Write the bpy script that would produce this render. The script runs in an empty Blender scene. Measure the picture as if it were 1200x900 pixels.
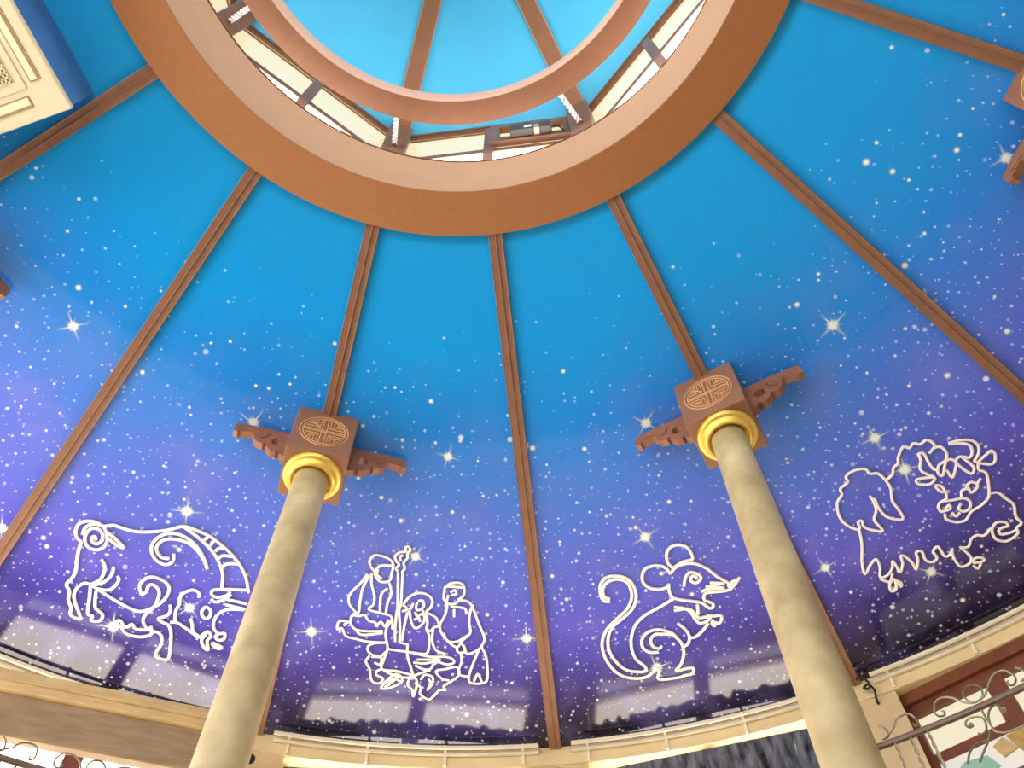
import bpy, bmesh, math, random
from mathutils import Vector, Matrix
R = math.radians
random.seed(7)

# ---------------------------------------------------------------- camera, world, exposure
SCN = bpy.context.scene
COL = SCN.collection
EYE = 1.6
cam_d = bpy.data.cameras.new('camera')
cam_d.sensor_width = 36.0
cam_d.lens = 36.0 * 1032.65 / 1200.0
cam_d.clip_start = 0.02
cam = bpy.data.objects.new('camera', cam_d)
COL.objects.link(cam)
cam.location = (0.313, -0.0615, EYE)
cam.rotation_euler = (Matrix.Rotation(R(90 + 59.367), 4, 'X') @ Matrix.Rotation(R(-0.187), 4, 'Z')).to_euler()
SCN.camera = cam
SCN.view_settings.view_transform = 'Standard'
SCN.view_settings.look = 'None'
SCN.view_settings.exposure = 0.26
SCN.view_settings.gamma = 1.0
SCN.view_settings.use_curve_mapping = False

world = bpy.data.worlds.new('sky')
SCN.world = world
world.use_nodes = True
wn = world.node_tree.nodes
bg = wn['Background']
sky = wn.new('ShaderNodeTexSky')
sky.sky_type = 'HOSEK_WILKIE'
sky.sun_direction = (-0.6, -0.4, 0.7)
world.node_tree.links.new(sky.outputs[0], bg.inputs[0])
bg.inputs[1].default_value = 0.6

# daylight strength of the window panes (the sunny side of the building is the west, -X)
DAY_WEST, DAY_SOUTH, DAY_NORTH, DAY_EAST = 9.0, 4.2, 7.5, 0.72
DAY_TOP = 13.0
DAY_GROUND = 6.0

# ---------------------------------------------------------------- dimensions (metres, building axis at the origin)
AZ0 = 6.658                      # azimuth (from +Y towards +X) of a ceiling rib; ribs every 22.5 degrees
RIB_AZ = [AZ0 + 22.5 * (k - 3) for k in range(16)]
Z_RING = 6.56
R_RING_O, R_RING_I = 1.853, 1.583
R_EAVE, Z_EAVE = 5.19, 5.526
R_CONE0, Z_CONE0 = 1.8645, 6.6
SLOPE = (Z_EAVE - Z_CONE0) / (R_EAVE - R_CONE0)
Z_LIP = 7.222
Z_GAL = 2.77                     # gallery floor
R_COL = 3.18
WIN_D = 5.225                    # distance of the window planes from the axis
def cone_z(r): return Z_CONE0 + SLOPE * (r - R_CONE0)
def pol(r, az, z): return Vector((r * math.sin(R(az)), r * math.cos(R(az)), z))
NL = Vector((0, SLOPE, -1)).normalized()
def cone_n(az):                  # unit normal of the ceiling, pointing into the room
    return Vector((NL.y * math.sin(R(az)), NL.y * math.cos(R(az)), NL.z))

# ---------------------------------------------------------------- materials
def lin(c):
    c = c / 255.0
    return c / 12.92 if c <= 0.04045 else ((c + 0.055) / 1.055) ** 2.4
def rgb(r, g, b): return (lin(r), lin(g), lin(b), 1.0)
def mat(name, col, rough=0.5, metal=0.0, spec=0.5, vary=0.0, scale=8.0, bump=0.0, bscale=60.0, stretch=None, col2=None):
    m = bpy.data.materials.new(name); m.use_nodes = True
    nt = m.node_tree; n = nt.nodes; L = nt.links
    b = n['Principled BSDF']
    b.inputs['Base Color'].default_value = col
    b.inputs['Roughness'].default_value = rough
    b.inputs['Metallic'].default_value = metal
    b.inputs['Specular IOR Level'].default_value = spec
    if vary or bump or col2:
        tc = n.new('ShaderNodeTexCoord'); mp = n.new('ShaderNodeMapping')
        L.new(tc.outputs['Object'], mp.inputs['Vector'])
        if stretch: mp.inputs['Scale'].default_value = stretch
        no = n.new('ShaderNodeTexNoise'); no.inputs['Scale'].default_value = scale; no.inputs['Detail'].default_value = 6
        L.new(mp.outputs[0], no.inputs['Vector'])
        if vary or col2:
            cr = n.new('ShaderNodeValToRGB')
            d = col2 or tuple(c * (1 - vary) for c in col[:3]) + (1,)
            cr.color_ramp.elements[0].position = 0.36; cr.color_ramp.elements[1].position = 0.66
            cr.color_ramp.elements[0].color = d; cr.color_ramp.elements[1].color = col
            L.new(no.outputs['Fac'], cr.inputs[0]); L.new(cr.outputs[0], b.inputs['Base Color'])
        if bump:
            n2 = n.new('ShaderNodeTexNoise'); n2.inputs['Scale'].default_value = bscale; n2.inputs['Detail'].default_value = 4
            L.new(mp.outputs[0], n2.inputs['Vector'])
            bp = n.new('ShaderNodeBump'); bp.inputs['Strength'].default_value = bump; bp.inputs['Distance'].default_value = 0.01
            L.new(n2.outputs['Fac'], bp.inputs['Height']); L.new(bp.outputs[0], b.inputs['Normal'])
    return m
def emit(name, col, strength):
    m = mat(name, (0.8, 0.8, 0.8, 1), 0.1)
    b = m.node_tree.nodes['Principled BSDF']
    b.inputs['Base Color'].default_value = (0.05, 0.05, 0.05, 1)
    b.inputs['Emission Color'].default_value = col
    b.inputs['Emission Strength'].default_value = strength
    return m
M = {}
M['wood'] = mat('rib_wood', rgb(140, 100, 76), 0.45, vary=0.15, scale=14, stretch=(1, 1, 1), bump=0.08)
M['hang'] = mat('hanging_ring_paint', rgb(114, 72, 44), 0.55, vary=0.12, scale=12)
M['ring'] = mat('ring_paint', rgb(158, 102, 58), 0.6, vary=0.06, scale=30, bump=0.05, bscale=200)
M['ringlip'] = mat('ring_inner_paint', rgb(206, 166, 146), 0.5)
M['drum'] = mat('drum_beige', rgb(164, 130, 102), 0.6, vary=0.05, scale=5)
M['dark_rim'] = mat('rim_dark_wood', rgb(92, 58, 40), 0.5, vary=0.1)
M['capital'] = mat('capital_wood', rgb(146, 100, 70), 0.5, vary=0.12, scale=6, bump=0.06)
M['carve'] = mat('carved_line', rgb(214, 164, 112), 0.5)
M['bracket'] = mat('bracket_wood', rgb(150, 98, 72), 0.5, vary=0.15, scale=10)
M['gold'] = mat('gilded', rgb(240, 205, 96), 0.38, metal=0.55)
M['marble'] = mat('column_marble', rgb(210, 191, 142), 0.42, col2=rgb(172, 152, 106), scale=4.5, bump=0.02)
M['white'] = mat('white_plastic', rgb(236, 226, 206), 0.35)
M['line'] = mat('white_moulding', rgb(250, 244, 238), 0.4)
M['ac'] = mat('ac_plastic', rgb(206, 194, 162), 0.4)
M['ac_dark'] = mat('ac_slot', rgb(150, 128, 92), 0.6)
M['ac_flap'] = mat('ac_flap', rgb(226, 208, 172), 0.4)
M['wall'] = mat('wall_beige', rgb(226, 206, 158), 0.7, vary=0.08, scale=4, bump=0.03)
M['pier'] = mat('pier_beige', rgb(214, 190, 146), 0.7, vary=0.12, scale=6, bump=0.05)
M['brown'] = mat('window_brown', rgb(122, 66, 36), 0.45, vary=0.25, scale=9, bump=0.05)
M['darkbrown'] = mat('window_dark_brown', rgb(84, 58, 40), 0.6, vary=0.2)
M['tan'] = mat('tan_timber', rgb(204, 174, 118), 0.5, vary=0.2, scale=5, stretch=(1, 1, 6), bump=0.08)
M['tan_dark'] = mat('tan_timber_dark', rgb(154, 128, 92), 0.55, vary=0.25, scale=5, stretch=(1, 1, 6), bump=0.08)
M['iron'] = mat('wrought_iron', rgb(146, 134, 104), 0.4, metal=0.4, vary=0.3, scale=20)
M['rail'] = mat('rail_iron', rgb(132, 108, 92), 0.45, metal=0.3, vary=0.15)
M['black'] = mat('black_hole', rgb(30, 24, 20), 0.7)
M['grey'] = mat('motor_grey', rgb(74, 70, 68), 0.5)
M['paper'] = mat('paper_label', rgb(240, 238, 230), 0.5)
M['plastic'] = mat('dark_plastic_film', rgb(104, 108, 114), 0.14, spec=1.0, col2=rgb(26, 26, 30), scale=7, stretch=(3.2, 1, 0.9), bump=0.5, bscale=6)
M['floor'] = mat('floor_stone', rgb(214, 198, 168), 0.6, vary=0.1, scale=2)
M['chain'] = mat('white_rope', rgb(186, 184, 178), 0.5)
M['dome'] = mat('dome_blue', rgb(70, 196, 250), 0.5, vary=0.05, scale=3)
M['casing'] = mat('casing_blue', rgb(58, 112, 178), 0.4, vary=0.12, scale=9)
M['teal'] = mat('teal_glass', rgb(140, 186, 166), 0.3)
M['ochre'] = mat('ochre_glass', rgb(190, 158, 84), 0.5, vary=0.3, scale=30)
M['pale'] = mat('pale_glass', rgb(238, 240, 230), 0.3)
def star_material(name, rays):
    m = mat(name, rgb(226, 240, 236), 0.3); nt = m.node_tree; n = nt.nodes; L = nt.links
    b = n['Principled BSDF']
    uv = n.new('ShaderNodeUVMap'); vm = n.new('ShaderNodeVectorMath'); vm.operation = 'MULTIPLY_ADD'
    vm.inputs[1].default_value = (2, 2, 0); vm.inputs[2].default_value = (-1, -1, 0); L.new(uv.outputs[0], vm.inputs[0])
    ln = n.new('ShaderNodeVectorMath'); ln.operation = 'LENGTH'; L.new(vm.outputs[0], ln.inputs[0])
    core = n.new('ShaderNodeMapRange'); core.interpolation_type = 'SMOOTHSTEP'
    core.inputs[1].default_value = 0.12 if rays else 0.15; core.inputs[2].default_value = 0.40 if rays else 0.95
    core.inputs[3].default_value = 1.0; core.inputs[4].default_value = 0.0; L.new(ln.outputs['Value'], core.inputs[0])
    out = core.outputs[0]
    if rays:
        sp = n.new('ShaderNodeSeparateXYZ'); L.new(vm.outputs[0], sp.inputs[0])
        def mth(op, a, c=None):
            q = n.new('ShaderNodeMath'); q.operation = op
            for i, v in enumerate((a, c)):
                if v is None: continue
                if isinstance(v, (int, float)): q.inputs[i].default_value = v
                else: L.new(v, q.inputs[i])
            return q.outputs[0]
        an = mth('ARCTAN2', sp.outputs[1], sp.outputs[0])
        r1 = mth('POWER', mth('ABSOLUTE', mth('COSINE', mth('MULTIPLY', an, 2.0))), 60.0)
        r2 = mth('POWER', mth('ABSOLUTE', mth('COSINE', mth('ADD', mth('MULTIPLY', an, 5.5), 0.7))), 24.0)
        fall = n.new('ShaderNodeMapRange'); fall.inputs[1].default_value = 0.2; fall.inputs[2].default_value = 1.0; fall.inputs[3].default_value = 0.75; fall.inputs[4].default_value = 0.0
        L.new(ln.outputs['Value'], fall.inputs[0])
        f2 = n.new('ShaderNodeMapRange'); f2.inputs[1].default_value = 0.2; f2.inputs[2].default_value = 0.62; f2.inputs[3].default_value = 0.5; f2.inputs[4].default_value = 0.0
        L.new(ln.outputs['Value'], f2.inputs[0])
        out = mth('MINIMUM', mth('ADD', out, mth('ADD', mth('MULTIPLY', r1, fall.outputs[0]), mth('MULTIPLY', r2, f2.outputs[0]))), 1.0)
    L.new(out, b.inputs['Alpha'])
    return m
M['star'] = star_material('star_print', False)
M['star_rays'] = star_material('star_print_rays', True)

def ceiling_material():
    m = bpy.data.materials.new('printed_night_sky'); m.use_nodes = True
    nt = m.node_tree; n = nt.nodes; L = nt.links
    b = n['Principled BSDF']
    b.inputs['Roughness'].default_value = 0.07
    b.inputs['Specular IOR Level'].default_value = 0.62
    tc = n.new('ShaderNodeTexCoord')
    sp = n.new('ShaderNodeSeparateXYZ'); L.new(tc.outputs['Object'], sp.inputs[0])
    cb = n.new('ShaderNodeCombineXYZ'); L.new(sp.outputs[0], cb.inputs[0]); L.new(sp.outputs[1], cb.inputs[1])
    ln = n.new('ShaderNodeVectorMath'); ln.operation = 'LENGTH'; L.new(cb.outputs[0], ln.inputs[0])
    def math_(op, a, b_, c_=None, clamp=False):
        q = n.new('ShaderNodeMath'); q.operation = op; q.use_clamp = clamp
        for i, v in enumerate((a, b_, c_)):
            if v is None: continue
            if isinstance(v, (int, float)): q.inputs[i].default_value = v
            else: L.new(v, q.inputs[i])
        return q.outputs[0]
    t = math_('DIVIDE', math_('SUBTRACT', ln.outputs['Value'], 1.8), 3.4)
    nz = n.new('ShaderNodeTexNoise'); nz.inputs['Scale'].default_value = 1.1; nz.inputs['Detail'].default_value = 6
    L.new(cb.outputs[0], nz.inputs['Vector'])
    tt = math_('ADD', t, math_('MULTIPLY', math_('SUBTRACT', nz.outputs['Fac'], 0.5), 0.22), clamp=True)
    cr = n.new('ShaderNodeValToRGB'); L.new(tt, cr.inputs[0])
    stops = RAMP
    el = cr.color_ramp.elements
    while len(el) < len(stops): el.new(0.5)
    for e, (p, c) in zip(el, stops): e.position = p; e.color = c
    # soft violet clouds printed low on the panels
    n2 = n.new('ShaderNodeTexNoise'); n2.inputs['Scale'].default_value = 2.6; n2.inputs['Detail'].default_value = 8
    L.new(cb.outputs[0], n2.inputs['Vector'])
    cl = n.new('ShaderNodeMapRange'); cl.inputs[1].default_value = 0.5; cl.inputs[2].default_value = 0.78; cl.inputs[4].default_value = 0.4
    L.new(n2.outputs['Fac'], cl.inputs[0])
    band = n.new('ShaderNodeMapRange'); band.inputs[1].default_value = 0.22; band.inputs[2].default_value = 0.5
    L.new(t, band.inputs[0])
    mx = n.new('ShaderNodeMix'); mx.data_type = 'RGBA'
    L.new(math_('MULTIPLY', cl.outputs[0], band.outputs[0]), mx.inputs['Factor'])
    L.new(cr.outputs[0], mx.inputs['A']); mx.inputs['B'].default_value = rgb(128, 124, 206)
    col = mx.outputs['Result']
    # printed stars: Voronoi dots whose number grows towards the foot of the panels
    for scale, rad, dens, c in ((17.0, 0.0075, 0.78, rgb(190, 212, 244)), (11.0, 0.0085, 0.82, rgb(220, 232, 248)), (6.5, 0.010, 0.78, rgb(232, 240, 248)), (3.3, 0.0135, 0.65, rgb(236, 244, 246))):
        v = n.new('ShaderNodeTexVoronoi'); v.voronoi_dimensions = '2D'; v.inputs['Scale'].default_value = scale
        L.new(cb.outputs[0], v.inputs['Vector'])
        sc = n.new('ShaderNodeSeparateColor'); L.new(v.outputs['Color'], sc.inputs[0])
        size = math_('MULTIPLY', math_('ADD', math_('MULTIPLY', sc.outputs[0], sc.outputs[0]), 0.3), rad * scale)
        edge = math_('MULTIPLY', math_('SUBTRACT', 1.2, math_('DIVIDE', v.outputs['Distance'], size)), 1.8, clamp=True)
        pr = n.new('ShaderNodeMapRange'); pr.inputs[1].default_value = 0.14; pr.inputs[2].default_value = 0.62; pr.inputs[4].default_value = dens
        L.new(t, pr.inputs[0])
        keep = math_('LESS_THAN', sc.outputs[1], pr.outputs[0])
        bright = math_('ADD', math_('MULTIPLY', sc.outputs[2], 0.55), 0.35)
        fac = math_('MULTIPLY', math_('MULTIPLY', edge, keep), bright, clamp=True)
        mx = n.new('ShaderNodeMix'); mx.data_type = 'RGBA'
        L.new(fac, mx.inputs['Factor']); L.new(col, mx.inputs['A']); mx.inputs['B'].default_value = c
        col = mx.outputs['Result']
    L.new(col, b.inputs['Base Color'])
    return m
RAMP = [(0.0, rgb(14, 154, 226)), (0.22, rgb(10, 150, 228)), (0.40, rgb(36, 128, 224)), (0.58, rgb(78, 108, 218)),
        (0.74, rgb(86, 84, 200)), (0.87, rgb(58, 50, 132)), (0.95, rgb(36, 30, 74)), (1.0, rgb(27, 22, 46))]
M['sky_print'] = ceiling_material()
CREAM = (1.0, 0.90, 0.62, 1)
WHITE = (1.0, 0.98, 0.95, 1)
M['pane_west'] = emit('lit_pane_west', WHITE, DAY_WEST)
M['pane_south'] = emit('lit_pane_south', WHITE, DAY_SOUTH)
M['pane_north'] = emit('lit_pane_north', (1.0, 0.88, 0.72, 1), DAY_NORTH)
M['pane_dim'] = emit('lit_pane_low', (1.0, 0.86, 0.72, 1), DAY_NORTH * 0.35)
M['pane_east'] = emit('lit_pane_east', CREAM, DAY_EAST)
M['pane_top'] = emit('lit_pane_top', WHITE, DAY_TOP)
M['pane_blind'] = emit('lit_blind_top', (1.0, 0.88, 0.56, 1), 0.74)
M['pane_ground'] = emit('lit_pane_ground', WHITE, DAY_GROUND)

# ---------------------------------------------------------------- mesh helpers
class MB:
    def __init__(s): s.v = []; s.f = []
    def add(s, vs, fs):
        o = len(s.v); s.v += [tuple(p) for p in vs]; s.f += [tuple(i + o for i in f) for f in fs]; return s
    def box(s, x0, x1, y0, y1, z0, z1):
        vs = [(x, y, z) for x in (x0, x1) for y in (y0, y1) for z in (z0, z1)]
        return s.add(vs, [(0, 1, 3, 2), (4, 6, 7, 5), (0, 4, 5, 1), (2, 3, 7, 6), (0, 2, 6, 4), (1, 5, 7, 3)])
    def prism(s, poly, y0, y1):          # outline in (x, z), extruded along y
        n = len(poly)
        vs = [(x, y0, z) for x, z in poly] + [(x, y1, z) for x, z in poly]
        return s.add(vs, [tuple(range(n)), tuple(range(2 * n - 1, n - 1, -1))] + [(i, i + n, (i + 1) % n + n, (i + 1) % n) for i in range(n)])
    def ring(s, prof, a0=0, a1=360, n=96):  # closed profile [(r, z)] swept round the axis; azimuth in degrees
        full = abs(a1 - a0) >= 359.9; k = len(prof); m = n if full else n + 1
        vs = [pol(r, a0 + (a1 - a0) * i / n, z) for i in range(m) for r, z in prof]
        fs = []
        for i in range(n):
            j = (i + 1) % m
            fs += [(i * k + q, i * k + (q + 1) % k, j * k + (q + 1) % k, j * k + q) for q in range(k)]
        if not full: fs += [tuple(range(k)), tuple((m - 1) * k + q for q in range(k - 1, -1, -1))]
        return s.add(vs, fs)
    def lathe(s, prof, n=32, c=(0, 0)):     # open profile [(r, z)] round a vertical line at c
        k = len(prof)
        vs = [(c[0] + r * math.cos(2 * math.pi * i / n), c[1] + r * math.sin(2 * math.pi * i / n), z) for i in range(n) for r, z in prof]
        fs = [(i * k + q, ((i + 1) % n) * k + q, ((i + 1) % n) * k + q + 1, i * k + q + 1) for i in range(n) for q in range(k - 1)]
        return s.add(vs, fs)
    def tube(s, pts, rad, sides=6, up=Vector((0, 0, 1)), flat=1.0):
        pts = [Vector(p) for p in pts]; n = len(pts); vs = []
        for i, p in enumerate(pts):
            t = (pts[min(i + 1, n - 1)] - pts[max(i - 1, 0)])
            t = t.normalized() if t.length > 1e-9 else Vector((1, 0, 0))
            u = up[i] if isinstance(up, list) else up
            b = t.cross(u)
            if b.length < 1e-5: b = t.cross(Vector((1, 0, 0.3)))
            b.normalize(); w = b.cross(t).normalized()
            r = rad[i] if isinstance(rad, list) else rad
            for q in range(sides):
                a = 2 * math.pi * q / sides
                vs.append(p + b * (r * math.cos(a)) + w * (r * flat * math.sin(a)))
        fs = [(i * sides + q, i * sides + (q + 1) % sides, (i + 1) * sides + (q + 1) % sides, (i + 1) * sides + q) for i in range(n - 1) for q in range(sides)]
        fs += [tuple(range(sides - 1, -1, -1)), tuple((n - 1) * sides + q for q in range(sides))]
        return s.add(vs, fs)
    def build(s, name, m, parent=None, smooth=False, bevel=0.0):
        me = bpy.data.meshes.new(name); me.from_pydata(s.v, [], s.f); me.update()
        bm = bmesh.new(); bm.from_mesh(me); bmesh.ops.recalc_face_normals(bm, faces=bm.faces)
        if bevel: bmesh.ops.bevel(bm, geom=bm.edges[:], offset=bevel, segments=2, affect='EDGES', profile=0.5)
        bm.to_mesh(me); bm.free()
        me.materials.append(M[m])
        if smooth:
            for p in me.polygons: p.use_smooth = True
            try: me.set_sharp_from_angle(angle=R(40))
            except Exception: pass
        o = bpy.data.objects.new(name, me); COL.objects.link(o)
        if parent: o.parent = parent
        return o
def tag(o, label, cat, group=None):
    o['label'] = label; o['category'] = cat
    if group: o['group'] = group
    return o
def struct(o, label=None):
    o['kind'] = 'structure'
    if label: o['label'] = label
    return o
def empty(name, loc=(0, 0, 0), az=0.0):
    o = bpy.data.objects.new(name, None); COL.objects.link(o)
    o.empty_display_size = 0.1
    o.location = loc; o.rotation_euler = (0, 0, -R(az)); return o
def spline(pts, k=4):
    P = [Vector(p) for p in pts]
    if len(P) < 3: return P
    closed = (P[0] - P[-1]).length < 1e-6
    out = []
    for i in range(len(P) - 1):
        p1, p2 = P[i], P[i + 1]
        p0 = P[i - 1] if i else (P[-2] if closed else p1 * 2 - p2)
        p3 = P[i + 2] if i + 2 < len(P) else (P[1] if closed else p2 * 2 - p1)
        for j in range(k):
            t = j / k
            out.append(0.5 * ((2 * p1) + (p2 - p0) * t + (2 * p0 - 5 * p1 + 4 * p2 - p3) * t * t + (3 * p1 - p0 - 3 * p2 + p3) * t ** 3))
    out.append(P[-1]); return out

# figure outlines as (azimuth in degrees, distance from the axis in metres) on the conical ceiling
GOAT = [
    ('back_line', [(-33.57, 4.278), (-34.07, 4.263), (-34.42, 4.223), (-34.42, 4.176), (-33.94, 4.141), (-33.22, 4.126), (-32.61, 4.131), (-31.91, 4.100), (-30.95, 4.095), (-29.87, 4.081), (-28.60, 4.042), (-27.50, 3.998), (-26.50, 3.948), (-25.40, 3.943), (-23.97, 3.954), (-22.79, 3.984), (-21.57, 4.028), (-20.57, 4.084), (-19.80, 4.152), (-19.22, 4.244)]),
    ('neck_line', [(-26.50, 3.948), (-25.43, 3.970), (-24.23, 4.005), (-23.16, 4.050), (-22.41, 4.104), (-21.83, 4.168), (-21.51, 4.258)]),
    ('neck_band', [(-24.31, 3.987), (-24.00, 3.948)]),
    ('neck_band', [(-23.61, 4.009), (-23.57, 3.983), (-23.31, 3.964)]),
    ('neck_band', [(-23.06, 4.035), (-22.83, 4.011), (-22.29, 3.999)]),
    ('neck_band', [(-22.62, 4.076), (-22.31, 4.050), (-21.44, 4.038)]),
    ('neck_band', [(-22.06, 4.128), (-21.78, 4.096), (-20.77, 4.075)]),
    ('tail_curl', [(-32.61, 4.230), (-32.80, 4.213), (-32.97, 4.223), (-32.87, 4.247), (-32.47, 4.252), (-32.18, 4.222), (-32.36, 4.182), (-32.90, 4.161), (-33.43, 4.180), (-33.54, 4.224), (-33.35, 4.264), (-32.85, 4.292), (-32.18, 4.286), (-31.78, 4.248), (-31.85, 4.198), (-32.34, 4.148), (-32.85, 4.132), (-33.54, 4.151), (-33.85, 4.188), (-33.77, 4.232)]),
    ('tail_tip', [(-32.20, 4.156), (-31.45, 4.171), (-30.34, 4.207), (-30.88, 4.211), (-31.82, 4.190)]),
    ('hind_leg', [(-33.57, 4.278), (-33.44, 4.334), (-33.15, 4.404), (-32.87, 4.462), (-32.85, 4.515), (-32.99, 4.567), (-32.57, 4.600), (-32.31, 4.658), (-31.88, 4.696), (-31.72, 4.738), (-31.29, 4.750), (-30.90, 4.743), (-31.27, 4.702), (-31.51, 4.683), (-32.08, 4.622), (-32.18, 4.565), (-31.86, 4.517), (-31.38, 4.509)]),
    ('hind_leg', [(-31.38, 4.509), (-31.03, 4.585), (-30.60, 4.692), (-30.20, 4.698), (-30.11, 4.729), (-29.55, 4.710), (-29.54, 4.669), (-30.01, 4.651), (-30.28, 4.640), (-30.59, 4.583), (-30.78, 4.535)]),
    ('belly_line', [(-31.38, 4.509), (-30.62, 4.523), (-29.45, 4.545), (-28.31, 4.562), (-27.22, 4.569), (-26.48, 4.534), (-25.76, 4.461), (-25.55, 4.389), (-25.77, 4.342), (-26.43, 4.321), (-27.21, 4.323), (-27.70, 4.351), (-27.90, 4.403), (-27.47, 4.457)]),
    ('foreleg', [(-27.47, 4.457), (-27.22, 4.429), (-27.22, 4.383), (-26.81, 4.371), (-26.30, 4.396), (-26.14, 4.445), (-26.20, 4.513), (-26.58, 4.577), (-26.50, 4.628), (-25.89, 4.664), (-25.15, 4.664), (-24.76, 4.687), (-24.62, 4.737), (-24.75, 4.794), (-24.62, 4.825), (-23.77, 4.822), (-23.86, 4.743), (-24.19, 4.645), (-24.62, 4.596), (-25.10, 4.589), (-25.54, 4.574), (-25.02, 4.540), (-24.87, 4.503), (-25.06, 4.462)]),
    ('flourish', [(-31.38, 4.509), (-30.91, 4.459), (-30.88, 4.398), (-31.10, 4.359), (-31.50, 4.332)]),
    ('flourish', [(-31.16, 4.508), (-30.52, 4.459), (-30.26, 4.397), (-30.38, 4.348)]),
    ('flourish', [(-30.94, 4.521), (-29.98, 4.502), (-29.62, 4.456), (-29.57, 4.415), (-29.78, 4.395)]),
    ('horn', [(-26.54, 4.173), (-27.14, 4.183), (-27.68, 4.159), (-27.90, 4.120), (-27.59, 4.072), (-26.74, 4.043), (-25.59, 4.038), (-24.61, 4.065), (-23.67, 4.120), (-23.22, 4.164)]),
    ('horn', [(-23.22, 4.164), (-23.73, 4.108), (-24.82, 4.038), (-26.09, 4.006), (-27.24, 4.015), (-28.00, 4.058), (-28.32, 4.119), (-28.10, 4.172), (-27.47, 4.212), (-26.63, 4.219), (-26.17, 4.183), (-26.33, 4.135)]),
    ('foreleg', [(-25.86, 4.637), (-25.58, 4.683), (-26.08, 4.721), (-26.88, 4.737), (-27.49, 4.732), (-27.91, 4.704), (-28.37, 4.685), (-28.17, 4.665), (-27.59, 4.695), (-27.22, 4.663), (-26.83, 4.685), (-26.02, 4.668), (-25.77, 4.641)]),
    ('head_line', [(-24.22, 4.566), (-24.46, 4.492), (-24.39, 4.438), (-24.54, 4.389), (-24.24, 4.348), (-23.73, 4.322), (-23.22, 4.330), (-23.09, 4.359)]),
    ('head_line', [(-24.56, 4.575), (-24.09, 4.562), (-23.41, 4.578), (-22.56, 4.604), (-22.05, 4.618), (-21.73, 4.584), (-21.49, 4.566), (-21.17, 4.591), (-21.34, 4.628), (-21.05, 4.688), (-21.48, 4.672), (-21.78, 4.632), (-21.59, 4.581)]),
    ('eye', [(-22.26, 4.407), (-21.86, 4.422), (-21.73, 4.455), (-21.96, 4.484), (-22.36, 4.469), (-22.49, 4.437), (-22.26, 4.407)]),
    ('mouth', [(-23.15, 4.512), (-22.87, 4.545), (-22.61, 4.592), (-22.07, 4.612)]),
    ('ear', [(-19.28, 4.226), (-20.96, 4.255), (-22.13, 4.285), (-22.15, 4.318), (-21.64, 4.326), (-20.95, 4.298), (-20.75, 4.268)]),
    ('ear', [(-22.10, 4.349), (-21.67, 4.359), (-21.13, 4.334), (-20.60, 4.284)]),
    ('brow', [(-20.86, 4.322), (-19.11, 4.319)]),
    ('muzzle', [(-20.79, 4.360), (-19.13, 4.359), (-20.46, 4.385), (-21.15, 4.433), (-21.30, 4.495), (-21.05, 4.542), (-20.60, 4.559), (-20.18, 4.550), (-20.12, 4.588), (-20.52, 4.604), (-20.82, 4.584), (-20.60, 4.559)]),
    ('beard', [(-20.88, 4.631), (-20.07, 4.647), (-20.40, 4.661), (-20.92, 4.639)]),
]
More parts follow.
